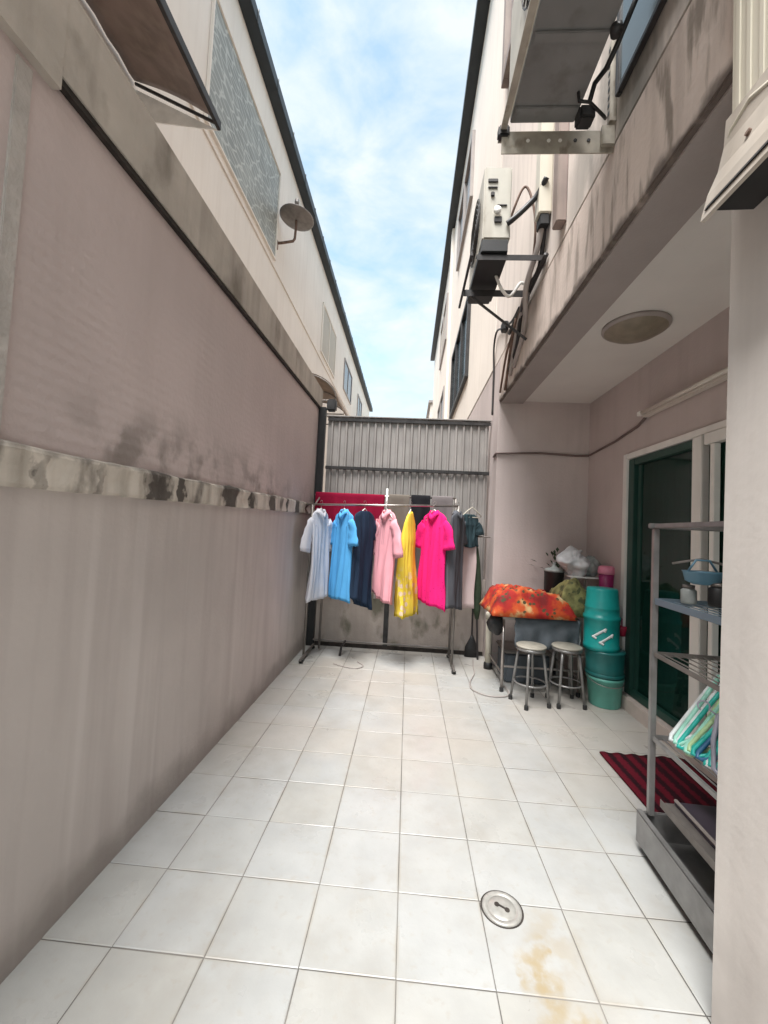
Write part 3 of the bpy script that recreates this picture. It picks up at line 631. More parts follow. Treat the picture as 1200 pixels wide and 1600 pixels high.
child(MB().box((-1.125, 5.15, 3.0), (-1.0, 5.24, 3.16), .02), 'post_bracket', 'darkmetal', fc)
# blocks stacked behind (dark) right corner + pvc drain pipe
dp = thing('drain_pipe', 'short cream plastic drain pipe with black foot at the recess corner', 'pipe', (.965, 4.72, 0))
MB().tube([(0, 0, .05), (0, 0, .60)], .038, 14).build('pipe', 'pvc', dp, smooth=True)
MB().lathe([(.05, 0), (.05, .05), (.042, .07)], n=14).build('foot', 'black', dp, smooth=True)
MB().lathe([(.044, .56), (.044, .62), (.03, .63)], n=14).build('socket', 'pvc', dp, smooth=True)
M['greenfab'] = mat('green_fabric', (.03, .05, .025), .8, var=.4, scale=10, streak=.3)
ps = thing('parasol', 'furled dark green parasol leaning in the corner behind the clothes rack', 'parasol', (.90, 5.02, 0))
ps.rotation_euler = (0, R(-3), 0)
MB().tube([(0, 0, 0), (0, 0, 1.5)], .012, 8).build('pole', 'darkmetal', ps)
MB().lathe([(.02, .48), (.045, .6), (.06, .85), (.05, 1.15), (.03, 1.32), (.01, 1.38)], n=10, sx=1).build('canopy', 'greenfab', ps, smooth=True)
bb = thing('broom', 'dark broom standing upright beside the green parasol', 'broom', (.84, 5.12, 0))
MB().tube([(0, 0, .2), (0, .02, 1.25)], .011, 8).build('handle', 'darkmetal', bb)
MB().lathe([(.09, 0), (.08, .12), (.03, .22), (.015, .26)], n=14, sy=.4).build('bristles', 'black', bb, smooth=True)

# ================================================================ clothes rack
rk = thing('clothes_rack', 'double-rail metal clothes drying rack in front of the metal fence', 'clothes rack', (-.3, 4.75, 0))
a = MB().tube([(-1.18, 4.6, 1.745), (.55, 4.6, 1.80)], .012, 10); child(a, 'front_rail', 'steel', rk, smooth=True)
a = MB().tube([(-1.16, 4.95, 1.89), (.56, 4.95, 1.915)], .012, 10); child(a, 'rear_rail', 'steel', rk, smooth=True)
for x, y, z in ((-1.10, 4.6, 1.745), (.555, 4.6, 1.80), (-1.0, 4.95, 1.89), (.56, 4.95, 1.91), (-.275, 4.95, 1.90)):
    if x == -.275: child(MB().tube([(x, y, 1.62), (x, y, 2.0)], .014, 10), 'post_joint', 'whiteframe', rk, smooth=True)
    else: child(MB().tube([(x-.01, y, .03), (x, y, z)], .014, 10), 'post', 'dullsteel', rk, smooth=True)
for x in (-1.10, .555):
    child(MB().tube([(x, 4.42, .045), (x, 5.05, .045)], .014, 8), 'foot_bar', 'dullsteel', rk)
    child(MB().tube([(x, 4.6, 1.70), (x, 4.95, 1.86)], .010, 8), 'brace', 'dullsteel', rk)
    for y in (4.46, 5.02): child(MB().lathe([(.012, 0), (.025, .01), (.025, .03), (.016, .034)], (x, y, 0), 12), 'castor', 'rubber', rk, smooth=True)
child(MB().tube([(-1.1, 5.0, .12), (.55, 5.0, .12)], .010, 8), 'lower_bar', 'dullsteel', rk)
child(MB().tube([(-.73, 4.8, .0), (-.72, 4.84, .10), (-.70, 5.0, .12)], .014, 8), 'stay', 'darkmetal', rk)

# hangers and garments
def hanger(loc, rz, mt, label, w=.40, group='clothes hangers on the rack', full=True):
    h = thing('clothes_hanger', label, 'hanger', loc, rz, group)
    hw = w/2
    MB().tube([(-hw, 0, -.16), (-hw*.5, 0, -.10), (0, 0, -.055), (hw*.5, 0, -.10), (hw, 0, -.16), (hw*.9, 0, -.175), (0, 0, -.175), (-hw*.9, 0, -.175)], .006, 6, closed=True).build('frame', mt, h, smooth=True)
    MB().tube([(0, 0, -.055), (0, 0, -.02)]+[(.0+.022*math.sin(a_), 0, .0+.0-.0+.012-.022*math.cos(a_)+.0) for a_ in [R(v) for v in range(0, 271, 30)]][1:], .0025, 6).build('hook', 'steel', h)
    return h
def fabric(name, col, pattern=None):
    m = mat(name, col, .9, var=.06, scale=5, spec=.12)
    def placket(t):
        x, y, z, v = coords(t)
        a_ = smooth(t, math_(t, 'ABSOLUTE', math_(t, 'SUBTRACT', x, .012)), .007, .003); a_ = math_(t, 'MULTIPLY', a_, smooth(t, z, -.42, -.40))
        h_ = smooth(t, math_(t, 'ABSOLUTE', math_(t, 'ADD', x, .012)), .005, .002); h_ = math_(t, 'MULTIPLY', h_, smooth(t, z, -.42, -.40))
        return math_(t, 'MULTIPLY', math_(t, 'MULTIPLY', math_(t, 'MAXIMUM', a_, h_), smooth(t, y, .0, -.005)), .6)
    region_layer(m, placket, tuple(c*.45 for c in col))
    if pattern == 'dots':
        def f(t):
            x, y, z, v = coords(t); vo = N(t, 'ShaderNodeTexVoronoi'); vo.inputs['Scale'].default_value = 26; t.links.new(v, vo.inputs['Vector'])
            return math_(t, 'MULTIPLY', smooth(t, vo.outputs['Distance'], .24, .18), .6)
        region_layer(m, f, (.45, .01, .12))
    if pattern == 'hem':
        def f(t):
            x, y, z, v = coords(t); vo = N(t, 'ShaderNodeTexVoronoi'); vo.inputs['Scale'].default_value = 16; t.links.new(v, vo.inputs['Vector'])
            return math_(t, 'MULTIPLY', smooth(t, vo.outputs['Distance'], .46, .34), smooth(t, z, -.62, -.85))
        region_layer(m, f, (.72, .55, .40))
        def f2(t):
            x, y, z, v = coords(t); return math_(t, 'MULTIPLY', smooth(t, noise_(t, v, 9, 3, (1, 1, .2)), .5, .62), smooth(t, z, -.5, -.58))
        region_layer(m, f2, (.40, .27, .03))
    return m
def garment(name, label, cat, x, rz, hw, L, mt, sl=.24, slw=.08, depth=.034, hem=1.10, nf=7, amp=.02, sides=(-1, 1), slant=0, y=4.6, zr=None, neck=.06, collar=True, sleeve=True, seed=0, shoulder=.075):
    zr = zr if zr is not None else 1.752+.032*(x+1.0)
    g = thing(name, label, cat, (x, y, zr-.035), rz); rnd = random.Random(seed)
    ph = [rnd.uniform(0, 6.28) for _ in range(6)]
    b = MB(); G = []; NV, NT = 34, 56
    def hwf(v):
        if v < .10: return neck+(hw-neck)*math.sin(v/.10*math.pi/2)**.8
        return hw*(1+(hem-1)*((v-.10)/.9)-.05*math.sin((v-.1)/.9*math.pi))
    for i in range(NV+1):
        v = i/NV; v = v**1.15; W = hwf(v); D = depth*(.28+.72*min(1, v/.22)) if v < .22 else depth*(1+.25*v)
        zz = -.035-shoulder*min(1, v/.10)-(L-.035-shoulder)*max(0, (v-.10)/.90)
        row = []
        for k in range(NT+1):
            th = 2*math.pi*k/NT; cx, sx = math.cos(th), math.sin(th)
            px = W*math.copysign(abs(cx)**.9, cx); py = D*math.copysign(abs(sx)**.8, sx)
            fold = amp*(.25+v**.8)*(2.6*noise.noise(Vector((px*9+ph[0]*3, v*1.3, ph[1])))+1.1*noise.noise(Vector((px*26+v*2, v*1.6, ph[2])))+.5*math.sin(nf*px/hw*2.1+ph[0]))
            py += fold*(1 if sx > 0 else .8)+.01*math.sin(5*v+ph[3])
            px += .012*v*math.sin(4*th+ph[4]+3*v)
            row.append((px, py, zz+slant*px*v+.012*v*math.sin(3*th+ph[5])))
        G.append(row)
    b.quads(G); bmesh.ops.remove_doubles(b.bm, verts=b.bm.verts, dist=1e-5)
    b.build('body', mt, g, smooth=True, solid=.004)
    L0 = L
    if sleeve:
        for s_ in sides:
            q = MB(); pts = []; rr = []
            for i in range(9):
                f = i/8; ang = R(38)+R(42)*min(1, f*1.6)
                if i == 0: p = Vector((s_*hw*.80, 0, -.035-shoulder-.06))
                else: p = p+Vector((s_*math.cos(ang), 0, -math.sin(ang)))*(sl/8)
                pts.append(p.copy()); rr.append(slw*(.85+.25*f)+.004*math.sin(f*9+ph[0]))
            q.tube(pts, rr, 18, cap=False, sy=1)
            for vv in q.bm.verts: vv.co.y *= .34; vv.co.y += .012*noise.noise(Vector((vv.co.x*20, vv.co.z*14, ph[1])))*2
            q.build('sleeve', mt, g, smooth=True, solid=.004)
    if collar:
        q = MB(); G = []
        for j in range(25):
            a_ = 2*math.pi*j/24; cx, cy = math.cos(a_), math.sin(a_); dip = -.05*max(0, 1-abs(a_-1.5*math.pi)/1.1)
            G.append([(cx*neck*.95, cy*.035, -.045+dip*.6), (cx*neck*1.0, cy*.038, -.018+dip), (cx*(neck+.03), cy*.056, -.068+dip*1.5)])
        q.quads(G).build('collar', mt, g, smooth=True, solid=.003)
    return g
FAB = dict(white=fabric('white_cotton', (.62, .62, .67)), blue=fabric('sky_blue_cotton', (.10, .38, .72)), navy=fabric('navy_cotton', (.022, .038, .07)),
           pink=fabric('pink_cotton', (.80, .37, .42)), yellow=fabric('yellow_cotton', (.78, .60, .07), 'hem'), hot=fabric('hot_pink_cotton', (.80, .02, .19), 'dots'),
           grey=fabric('charcoal_cotton', (.10, .105, .12)), teal=fabric('dark_teal_cotton', (.035, .06, .07)), palepink=fabric('pale_pink_towel', (.60, .48, .47)),
           maroon=fabric('maroon_towel', (.22, .006, .03)), taupe=fabric('taupe_cloth', (.15, .13, .11)), blk=fabric('black_cloth', (.015, .015, .018)), gry2=fabric('grey_cloth', (.17, .15, .15)), cream=fabric('cream_cloth', (.60, .56, .47)))
SPEC = [ # name,label,cat,x,rz,hw,L,fab, kwargs
 ('shirt', 'white shirt with short sleeves, leftmost on the rack', 'shirt', -1.00, R(68), .17, 1.03, 'white', dict(sl=.36, seed=1, slant=.1)),
 ('shirt', 'sky blue polo shirt on the clothes rack', 'shirt', -.735, R(-54), .20, 1.03, 'blue', dict(sl=.28, seed=2)),
 ('shirt', 'navy shirt between the blue and the pale pink shirts', 'shirt', -.50, R(58), .185, 1.08, 'navy', dict(sl=.20, seed=3, slant=-.45, collar=False, sides=(1,))),
 ('shirt', 'pale pink shirt next to the yellow dress', 'shirt', -.25, R(-57), .185, 1.01, 'pink', dict(sl=.40, seed=4, slant=-.2)),
 ('dress', 'narrow yellow dress with patterned hem on the clothes rack', 'dress', .02, R(62), .095, 1.19, 'yellow', dict(sleeve=False, hem=2.2, seed=5, neck=.02, collar=False, shoulder=.16, depth=.05)),
 ('shirt', 'hot pink dotted shirt near the right end of the rack', 'shirt', .285, R(-52), .195, 1.06, 'hot', dict(sl=.30, seed=6, slant=-.18)),
 ('shirt', 'charcoal grey long shirt at the right end of the rack', 'shirt', .545, R(62), .175, 1.10, 'grey', dict(sl=.24, seed=8, slant=-.15, sides=(1,))),
]
for nm, lb, ct, x, rz, hw, L, fb, kw in SPEC:
    garment(nm, lb, ct, x, rz, hw, L, FAB[fb], **kw)
    hn = {'white': 'hanger inside the white shirt', 'blue': 'hanger inside the sky blue polo shirt', 'navy': 'hanger inside the navy shirt', 'pink': 'hanger inside the pale pink shirt', 'yellow': 'hanger inside the yellow dress', 'hot': 'hanger inside the hot pink shirt', 'grey': 'hanger inside the charcoal shirt'}[fb]
    hanger((x, 4.6, 1.752+.032*(x+1.0)+.012), rz, 'whiteframe', 'steel-hooked '+hn, w=hw*1.5)
garment('shirt', 'dark teal shirt with pale hanger half hidden behind the charcoal shirt', 'shirt', .72, R(25), .12, .42, FAB['teal'], y=4.9, zr=1.80, sl=.12, seed=9, collar=False)
def drape(name, label, cat, x0, x1, y, z, lf, lb, mt, seed, amp=.012):
    rnd = random.Random(seed); p1, p2 = rnd.uniform(0, 6), rnd.uniform(0, 6); prof = []
    n = 14
    for i in range(n+1): prof.append((-.022, -lf+lf*i/n))
    for i in range(1, 6): a_ = math.pi-math.pi*i/5; prof.append((.022*math.cos(a_), .014*math.sin(a_)+.002))
    for i in range(1, n+1): prof.append((.022, -lb*i/n))
    G = []
    for j in range(31):
        x = x0+(x1-x0)*j/30; row = []
        for dy_, dz_ in prof:
            k = min(1, -dz_/.3) if dz_ < 0 else 0
            w_ = amp*k*(math.sin(x*31+p1)+.5*math.sin(x*57+p2)); row.append((x+.008*k*math.sin(dz_*9+p2), y+dy_*(1+k*.5)+w_, z+dz_+(.02*math.sin(x*5+p1)*k if dz_ < -.2 else 0)))
        G.append(row)
    return tag(MB().quads(G).build(name, mt, smooth=True, solid=.005), label, cat)
drape('towel', 'wide maroon towel folded over the rear rail of the rack', 'towel', -1.15, -.30, 4.95, 1.905, .42, .38, FAB['maroon'], 1)
drape('cloth', 'taupe cloth on the rear rail between the maroon towel and the black cloth', 'cloth', -.25, .0, 4.95, 1.915, .60, .5, FAB['taupe'], 2)
drape('cloth', 'black cloth on the rear rail behind the yellow dress', 'cloth', .02, .25, 4.95, 1.92, .50, .4, FAB['blk'], 3)
drape('cloth', 'grey cloth at the right end of the rear rail', 'cloth', .27, .52, 4.95, 1.92, .62, .5, FAB['gry2'], 4)
drape('towel', 'pale pink towel hanging behind the charcoal shirt near the corner', 'towel', .66, .82, 4.96, 1.45, .85, .3, FAB['palepink'], 5)
tag(MB().tube([(.56, 4.95, 1.47), (.99, 4.97, 1.47)], .009, 8).build('hanging_bar', 'dullsteel'), 'short bar between the rack and the house corner holding the pale pink towel', 'bar')
hanger((.75, 4.9, 1.87), R(15), FAB['cream'], 'cream plastic hanger above the dark teal shirt in the corner', w=.24)

# ================================================================ table, cloths, stools
tb = thing('table', 'small steel table standing in the recess corner', 'table', (1.32, 4.38, 0))
child(MB().box((.95, 4.03, .69), (1.70, 4.74, .722), .008), 'tabletop', 'steel', tb)
for x, y in ((.965, 4.06), (1.685, 4.06), (.985, 4.70), (1.685, 4.70)):
    l = child(MB().tube([(x, y, .02), (x, y, .689)], .014, 10), 'leg', 'steel', tb, smooth=True)
    q = MB().lathe([(.02, 0), (.02, .035), (.016, .04)], (x, y, 0), 10).build('rubber_foot', 'rubber'); q.parent = l
for p, q in (((.965, 4.06, .17), (.965, 4.70, .17)), ((1.685, 4.06, .17), (1.685, 4.70, .17)), ((.965, 4.70, .18), (1.685, 4.70, .18)), ((.965, 4.06, .24), (1.685, 4.06, .24))):
    child(MB().tube([p, q], .010, 8), 'stretcher', 'steel', tb)
# dark lower cloth hanging at the front of the table
M['slate'] = mat('slate_cloth', (.085, .10, .115), .8, var=.35, scale=6, bump=.2)
G = []
for j in range(41):
    x = 1.06+.60*j/40; G.append([(x, 4.35-.335*i/6, .727) for i in range(6)]+[(x+.006*math.sin(i*2), 4.010+.012*math.sin(x*40)*i/7+.008*math.sin(x*17+i), .722-.275*i/7+.015*math.sin(x*9)*i/7) for i in range(8)])
tag(MB().quads(G).build('tablecloth', 'slate', smooth=True, solid=.004), 'slate grey cloth hanging down the front of the steel table', 'tablecloth')
# orange red blanket heap
m = bpy.data.materials.new('floral_blanket'); m.use_nodes = True; t = m.node_tree; b_ = t.nodes['Principled BSDF']; b_.inputs['Roughness'].default_value = .85
x, y, z, v = coords(t)
n1 = noise_(t, v, 4.6, 5); r1 = N(t, 'ShaderNodeValToRGB'); r1.color_ramp.interpolation = 'EASE'; cr = r1.color_ramp
cr.elements[0].position = .36; cr.elements[0].color = (.16, .008, .008, 1); cr.elements[1].position = .74; cr.elements[1].color = (.60, .49, .32, 1)
for p_, c_ in ((.48, (.34, .013, .008)), (.57, (.48, .07, .012)), (.65, (.52, .32, .14))):
    e = cr.elements.new(p_); e.color = (*c_, 1)
t.links.new(n1, r1.inputs[0])
vo = N(t, 'ShaderNodeTexVoronoi'); vo.inputs['Scale'].default_value = 19; t.links.new(v, vo.inputs['Vector'])
mk = math_(t, 'MULTIPLY', smooth(t, vo.outputs['Distance'], .36, .26), smooth(t, noise_(t, v, 5.5, 1), .46, .52))
mi = N(t, 'ShaderNodeMix', data_type='RGBA'); t.links.new(mk, mi.inputs[0]); t.links.new(r1.outputs[0], mi.inputs[6]); mi.inputs[7].default_value = (.06, .05, .02, 1)
t.links.new(mi.outputs[2], b_.inputs['Base Color']); M['blanket'] = m
def heap(mbn, x0, x1, y0, y1, z0, hfun, nx=46, ny=34, drop=.10, seed=0):
    G = []
    for j in range(ny+1):
        v_ = j/ny; row = []
        for i in range(nx+1):
            u = i/nx; e = min(u, 1-u, v_, 1-v_); k = min(1, e/.14); k = math.sin(k*math.pi/2)
            px = x0+(x1-x0)*u; py = y0+(y1-y0)*v_
            n_ = noise.noise(Vector((px*5+seed, py*5, 0)))*.05+(.35-abs(noise.noise(Vector((px*7+py*4, py*6-px*2, seed+9)))))*.10+noise.noise(Vector((px*13+seed, py*11, 3)))*.022+noise.noise(Vector((px*28, py*26+seed, 3)))*.009
            h = z0+hfun(u, v_)*k+n_*k-.035*(1-k)
            row.append((px+noise.noise(Vector((px*9, py*9, seed)))*.02, py+noise.noise(Vector((px*8, py*9, seed+5)))*.02, h))
        G.append(row)
    mbn.quads(G)
a = MB(); heap(a, .83, 1.62, 3.97, 4.62, .765, lambda u, v: .09+.10*math.sin(math.pi*min(1, u*1.15))*math.sin(math.pi*(.25+.6*v))+.02*math.sin(u*9), seed=3)
tag(a.build('blanket', 'blanket', smooth=True, solid=.008), 'crumpled orange and red floral blanket heaped on the steel table', 'blanket')
m2 = mat('leafy_cloth', (.17, .16, .06), .85, var=.7, scale=14)
def _fl(t):
    x, y, z, v = coords(t); return smooth(t, noise_(t, v, 13, 3), .55, .6)
region_layer(m2, _fl, (.06, .07, .03)); M['leafy'] = m2
a = MB(); heap(a, 1.48, 1.80, 4.02, 4.45, .79, lambda u, v: .12+.16*math.sin(math.pi*u)*math.sin(math.pi*(.2+.7*v)), 30, 30, seed=11)
tag(a.build('cloth', 'leafy', smooth=True, solid=.006), 'yellow and green leafy cloth bundle at the right end of the table', 'cloth')
# dark bundle under the blanket overhang
a = MB(); a.lathe([(.03, 0), (.09, .03), (.11, .10), (.08, .17), (.02, .20)], (0, 0, 0), 22, sx=1.0, sy=.8)
for vv in a.bm.verts: vv.co += vv.co.normalized()*.02*noise.noise(vv.co*22) if vv.co.length > 0 else Vector()
for vv in a.bm.verts: vv.co = Vector((vv.co.x*.8+.02*noise.noise(vv.co*15), vv.co.y*.7, vv.co.z*1.05+.03*noise.noise(Vector((vv.co.x*20, vv.co.y*20, 1)))))
q = thing('black_bag', 'black bag hanging at the left end of the steel table', 'bag', (.90, 4.10, .53)); a.build('pouch', 'black', q, smooth=True)
MB().tube([(-.05, 0, .15), (-.04, 0, .25), (.04, 0, .27), (.06, 0, .2)], .008, 6).build('strap', 'black', q, smooth=True)

# stools
def stool(loc, rz, label):
    s = thing('stool', label, 'stool', loc, rz, 'stools in front of the table')
    MB().lathe([(.10, .50), (.125, .502), (.132, .508), (.132, .516), (.125, .522), (.001, .524)], n=32).build('seat', 'seatgrey', s, smooth=True)
    MB().lathe([(.128, .478), (.128, .4995)], n=32).build('seat_ring', 'racksteel', s, smooth=True)
    for k in range(4):
        a_ = math.pi/4+k*math.pi/2; c, n_ = math.cos(a_), math.sin(a_)
        l = MB().tube([(c*.105, n_*.105, .478), (c*.12, n_*.12, .38), (c*.165, n_*.165, .02)], .0125, 10).build('leg', 'racksteel', s, smooth=True)
        MB().lathe([(.018, 0), (.018, .035), (.014, .04)], (c*.166, n_*.166, 0), 10).build('rubber_foot', 'rubber', None).parent = l
    MB().tube([(.137*math.cos(k*math.pi/12), .137*math.sin(k*math.pi/12), .19) for k in range(24)], .008, 8, closed=True).build('foot_ring', 'racksteel', s, smooth=True)
    return s
stool((1.16, 3.82, 0), R(20), 'round metal stool with cream seat, the left one before the steel table')
stool((1.50, 3.88, 0), R(5), 'round metal stool with cream seat, the right one before the steel table')
# stuff under the table
a = MB().box((1.05, 4.3, .0), (1.5, 4.66, .30), .02); 
q = thing('storage_box', 'dark grey plastic box on the floor beneath the steel table', 'box', (1.27, 4.48, 0))
child(a, 'tub', 'slate', q); child(MB().box((1.03, 4.28, .301), (1.52, 4.68, .335), .012), 'lid', 'dullsteel', q)

# small shelf behind with bags
sh = thing('plant_stand', 'narrow white metal stand crowded with odds and ends in the recess corner', 'stand', (1.85, 4.5, 0))
for x, y in ((1.70, 4.32), (1.98, 4.32), (1.70, 4.66), (1.98, 4.66)): MB().tube([(x-1.85, y-4.5, 0), (x-1.85, y-4.5, 1.12)], .011, 8).build('post', 'whiteframe', sh, smooth=True)
for z in (.30, .72, 1.10): MB().box((-.165, -.195, z), (.145, .175, z+.014), .003).build('shelf', 'whiteframe', sh)
def blob(name, label, cat, loc, r, h, mt, seed, part='bundle', sy=.8, rough=.3):
    q = thing(name, label, cat, loc); a = MB(); n = 9
    n = 22; a.lathe([(max(.004, r*math.sin(math.pi*min(1, (i+1.6)/(n+2.2)))**.55), h*i/n) for i in range(n+1)], n=44, sy=sy)
    for vv in a.bm.verts:
        d = Vector((vv.co.x, vv.co.y, (vv.co.z-h/2)*.6)); k = noise.noise(vv.co*10+Vector((seed, 0, 0)))*rough*1.9*r+(.5-abs(noise.noise(vv.co*24+Vector((seed, 0, 0)))))*rough*1.3*r
        if d.length > 1e-4 and vv.co.z > .01: vv.co += d.normalized()*k
    a.build(part, mt, q, smooth=True); return q
M['bagw'] = mat('white_plastic_bag', (.55, .55, .56), .35, var=.12, scale=14)
M['greybag'] = mat('grey_plastic_bag', (.27, .29, .28), .4, var=.25, scale=14)
M['magenta'] = mat('magenta_plastic', (.30, .02, .12), .4); M['pinklid'] = mat('pink_plastic', (.75, .25, .36), .4)
b1 = blob('plastic_bag', 'knotted white plastic bag on top of the white corner stand', 'bag', (1.755, 4.42, 1.116), .13, .24, 'bagw', 2)
MB().tube([(.02, 0, .20), (.05, 0, .25), (.075, .01, .262)], [.03, .014, .018], 8).build('knot', 'bagw', b1, smooth=True)
b2 = blob('plastic_bag', 'grey plastic bag right of the white one on the corner stand', 'bag', (1.91, 4.42, 1.116), .09, .20, 'greybag', 5)
MB().tube([(.0, 0, .17), (.02, 0, .22)], [.02, .006], 8).build('knot', 'greybag', b2, smooth=True)
q = thing('cup', 'magenta plastic tumbler with pink lid right of the bags', 'tumbler', (2.0, 4.23, .86))
MB().lathe([(.055, 0), (.07, .30)], n=24).build('body', 'magenta', q, smooth=True); MB().lathe([(.075, .301), (.08, .32), (.075, .37), (.05, .385)], n=24).build('lid', 'pinklid', q, smooth=True)
tag(MB().box((1.92, 4.15, .84), (2.049, 4.31, .858), .003).build('wall_shelf', 'whiteframe'), 'tiny white wall shelf under the magenta tumbler', 'shelf')
q = thing('cooking_pot', 'black pot with a pale lid standing on the leafy cloth side of the table', 'pot', (1.60, 4.55, .724))
MB().lathe([(.085, 0), (.10, .03), (.10, .40), (.105, .41)], n=26).build('pot', 'black', q, smooth=True); MB().lathe([(.108, .411), (.09, .44), (.03, .46), (.015, .49), (.02, .505), (.001, .51)], n=26).build('lid', 'greybag', q, smooth=True)
q = thing('potted_plant', 'small dark green leafy plant behind the white plastic bag', 'plant', (1.66, 4.64, .724))
MB().lathe([(.05, 0), (.065, .36), (.07, .37)], n=18).build('pot', 'black', q, smooth=True)
a = MB(); rnd = random.Random(4)
for k in range(60):
    th = rnd.uniform(0, 6.28); el = rnd.uniform(.2, 1.4); d = Vector((math.cos(th)*math.cos(el), math.sin(th)*math.cos(el), math.sin(el))); p = Vector((0, 0, .38))+d*rnd.uniform(.04, .26)
    s1 = d.cross(Vector((0, 0, 1))).normalized()*.018; e = p+d*.07+Vector((0, 0, -.01)); vs = [a.bm.verts.new(c) for c in (p, p+d*.035+s1, e, p+d*.035-s1)]; a.bm.faces.new(vs)
a.build('leaves', 'greenfab', q)

# ================================================================ buckets
def plastic(name, col, al=1, r=.35):
    m = mat(name, col, r, var=.12, scale=8, streak=.35, streakcol=[c*.6+.04 for c in col], grime=(20, .3, [c*.5+.08 for c in col], .6)); 
    m.node_tree.nodes['Principled BSDF'].inputs['Subsurface Weight'].default_value = .0
    return m
M['teal'] = plastic('teal_plastic', (.01, .33, .31)); M['dteal'] = plastic('dark_teal_plastic', (.015, .15, .145)); M['lteal'] = plastic('pale_teal_plastic', (.12, .40, .33))
bx, by = 1.845, 3.93
q = thing('bucket', 'pale teal bucket at the bottom of the bucket stack', 'bucket', (bx+.02, by, 0), 0, 'stack of teal buckets')
MB().lathe([(.125, .0), (.13, .01), (.15, .235), (.157, .238), (.157, .262), (.146, .262), (.12, .02)], n=36, cap1=True).build('body', 'lteal', q, smooth=True)
MB().tube([(.160*math.cos(a_), .160*math.sin(a_)-.0, .25-.05*abs(math.sin(a_))) for a_ in [R(v) for v in range(180, 361, 15)]], .0035, 6).build('handle', 'dullsteel', q, smooth=True)
q = thing('waste_bin', 'dark teal lidded bin between the pale bucket and the tall inverted bucket', 'bin', (bx+.015, by, .263), 0, 'stack of teal buckets')
MB().lathe([(.148, 0), (.155, .01), (.158, .10), (.166, .215), (.170, .22), (.170, .236), (.12, .24)], n=36).build('body', 'dteal', q, smooth=True)
MB().lathe([(.160, .012), (.1635, .02), (.1635, .035), (.160, .04)], n=36, cap0=False, cap1=False).build('rim_band', 'dteal', q, smooth=True)
q = thing('bucket', 'tall bright teal bucket upside down on top of the stack, with white arrow marks', 'bucket', (bx-.02, by, .504), 0, 'stack of teal buckets')
MB().lathe([(.152, 0), (.152, .04), (.146, .045), (.150, .27), (.157, .275), (.157, .30), (.146, .305), (.142, .37), (.1445, .374), (.1445, .382), (.141, .386), (.131, .54), (.125, .552), (.08, .556)], n=40).build('body', 'teal', q, smooth=True)
a = MB()
def onb(u, z, r_=None):
    rad = .1475+.003*(z/.27)+.0025
    return (rad*math.sin(u), -rad*math.cos(u), z)
def stroke(p, q_, w):
    G = []
    d = Vector((q_[0]-p[0], q_[1]-p[1])); n_ = Vector((-d.y, d.x)).normalized()*w/2
    for i in range(9):
        c = Vector(p)+d*i/8; G.append([onb((c.x+n_.x)/.15-.15, c.y+n_.y), onb((c.x-n_.x)/.15-.15, c.y-n_.y)])
    a.quads(G)
for dx_, dz_ in ((-.06, .12), (.0, .075)):
    stroke((dx_-.055, dz_+.0), (dx_+.055, dz_+.085), .020); stroke((dx_-.060, dz_+.008), (dx_-.02, dz_+-.008), .016); stroke((dx_+.055, dz_+.09), (dx_+.045, dz_+.055), .016)
a.build('arrow_marks', mat('white_print', (.8, .85, .84), .5), q, smooth=True, solid=.001)
q = thing('plastic_scoop', 'red plastic scoop hooked behind the tall teal bucket', 'scoop', (2.03, 3.97, .62))
MB().lathe([(.03, 0), (.045, .07), (.047, .09)], n=18).build('bowl', mat('red_plastic', (.45, .02, .06), .4), q, smooth=True); MB().tube([(0, 0, .08), (.0, 0, .16)], .008, 6).build('handle', 'magenta', q)

# ================================================================ floor cable, drain, mat
cable('floor_cable', 'thin grey cable curling over the tiles in front of the drain pipe', [(.84, 4.98, .008), (.80, 4.7, .008), (.78, 4.5, .008), (.70, 4.25, .008), (.68, 4.05, .008), (.78, 3.92, .008), (.92, 3.90, .008), (1.02, 3.98, .008), (1.03, 4.2, .008)], .006, 'greyframe', 'cable', 6)
cable('floor_cable', 'pale string lying on the tiles under the clothes rack', [(-.75, 4.5, .007), (-.6, 4.42, .007), (-.48, 4.40, .007), (-.42, 4.5, .007), (-.5, 4.62, .007)], .005, 'greyframe', 'cable', 6)
dr = thing('floor_drain', 'round steel floor drain set in the tiles', 'drain', (.445, 1.735, 0)); dr.scale = (.82, .82, 1)
MB().lathe([(.094, .0), (.094, .004), (.086, .0065), (.074, .0065), (.070, .003), (.066, .003)], n=40, cap0=False, cap1=False).build('rim', 'drainsteel', dr, smooth=True)
MB().lathe([(.0945, .0002), (.101, .0012), (.103, .0002)], n=40, cap0=False, cap1=False).build('seal', 'mould', dr)
MB().lathe([(.066, .002), (.062, .005), (.03, .0065), (.001, .0068)], n=40, cap0=False).build('strainer', 'drainsteel', dr, smooth=True)
a = MB()
for ox, oy in ((-.022, .012), (.022, -.014)): a.lathe([(.0125, .0052), (.0125, .0085), (.001, .009)], (ox, oy, 0), 14)
a.box((-.024, -.004, .0055), (.024, .004, .0098), rot=R(-32)); a.lathe([(.0005, .0088), (.0005, .009)], n=6)
a.build('holes', 'mould', dr)

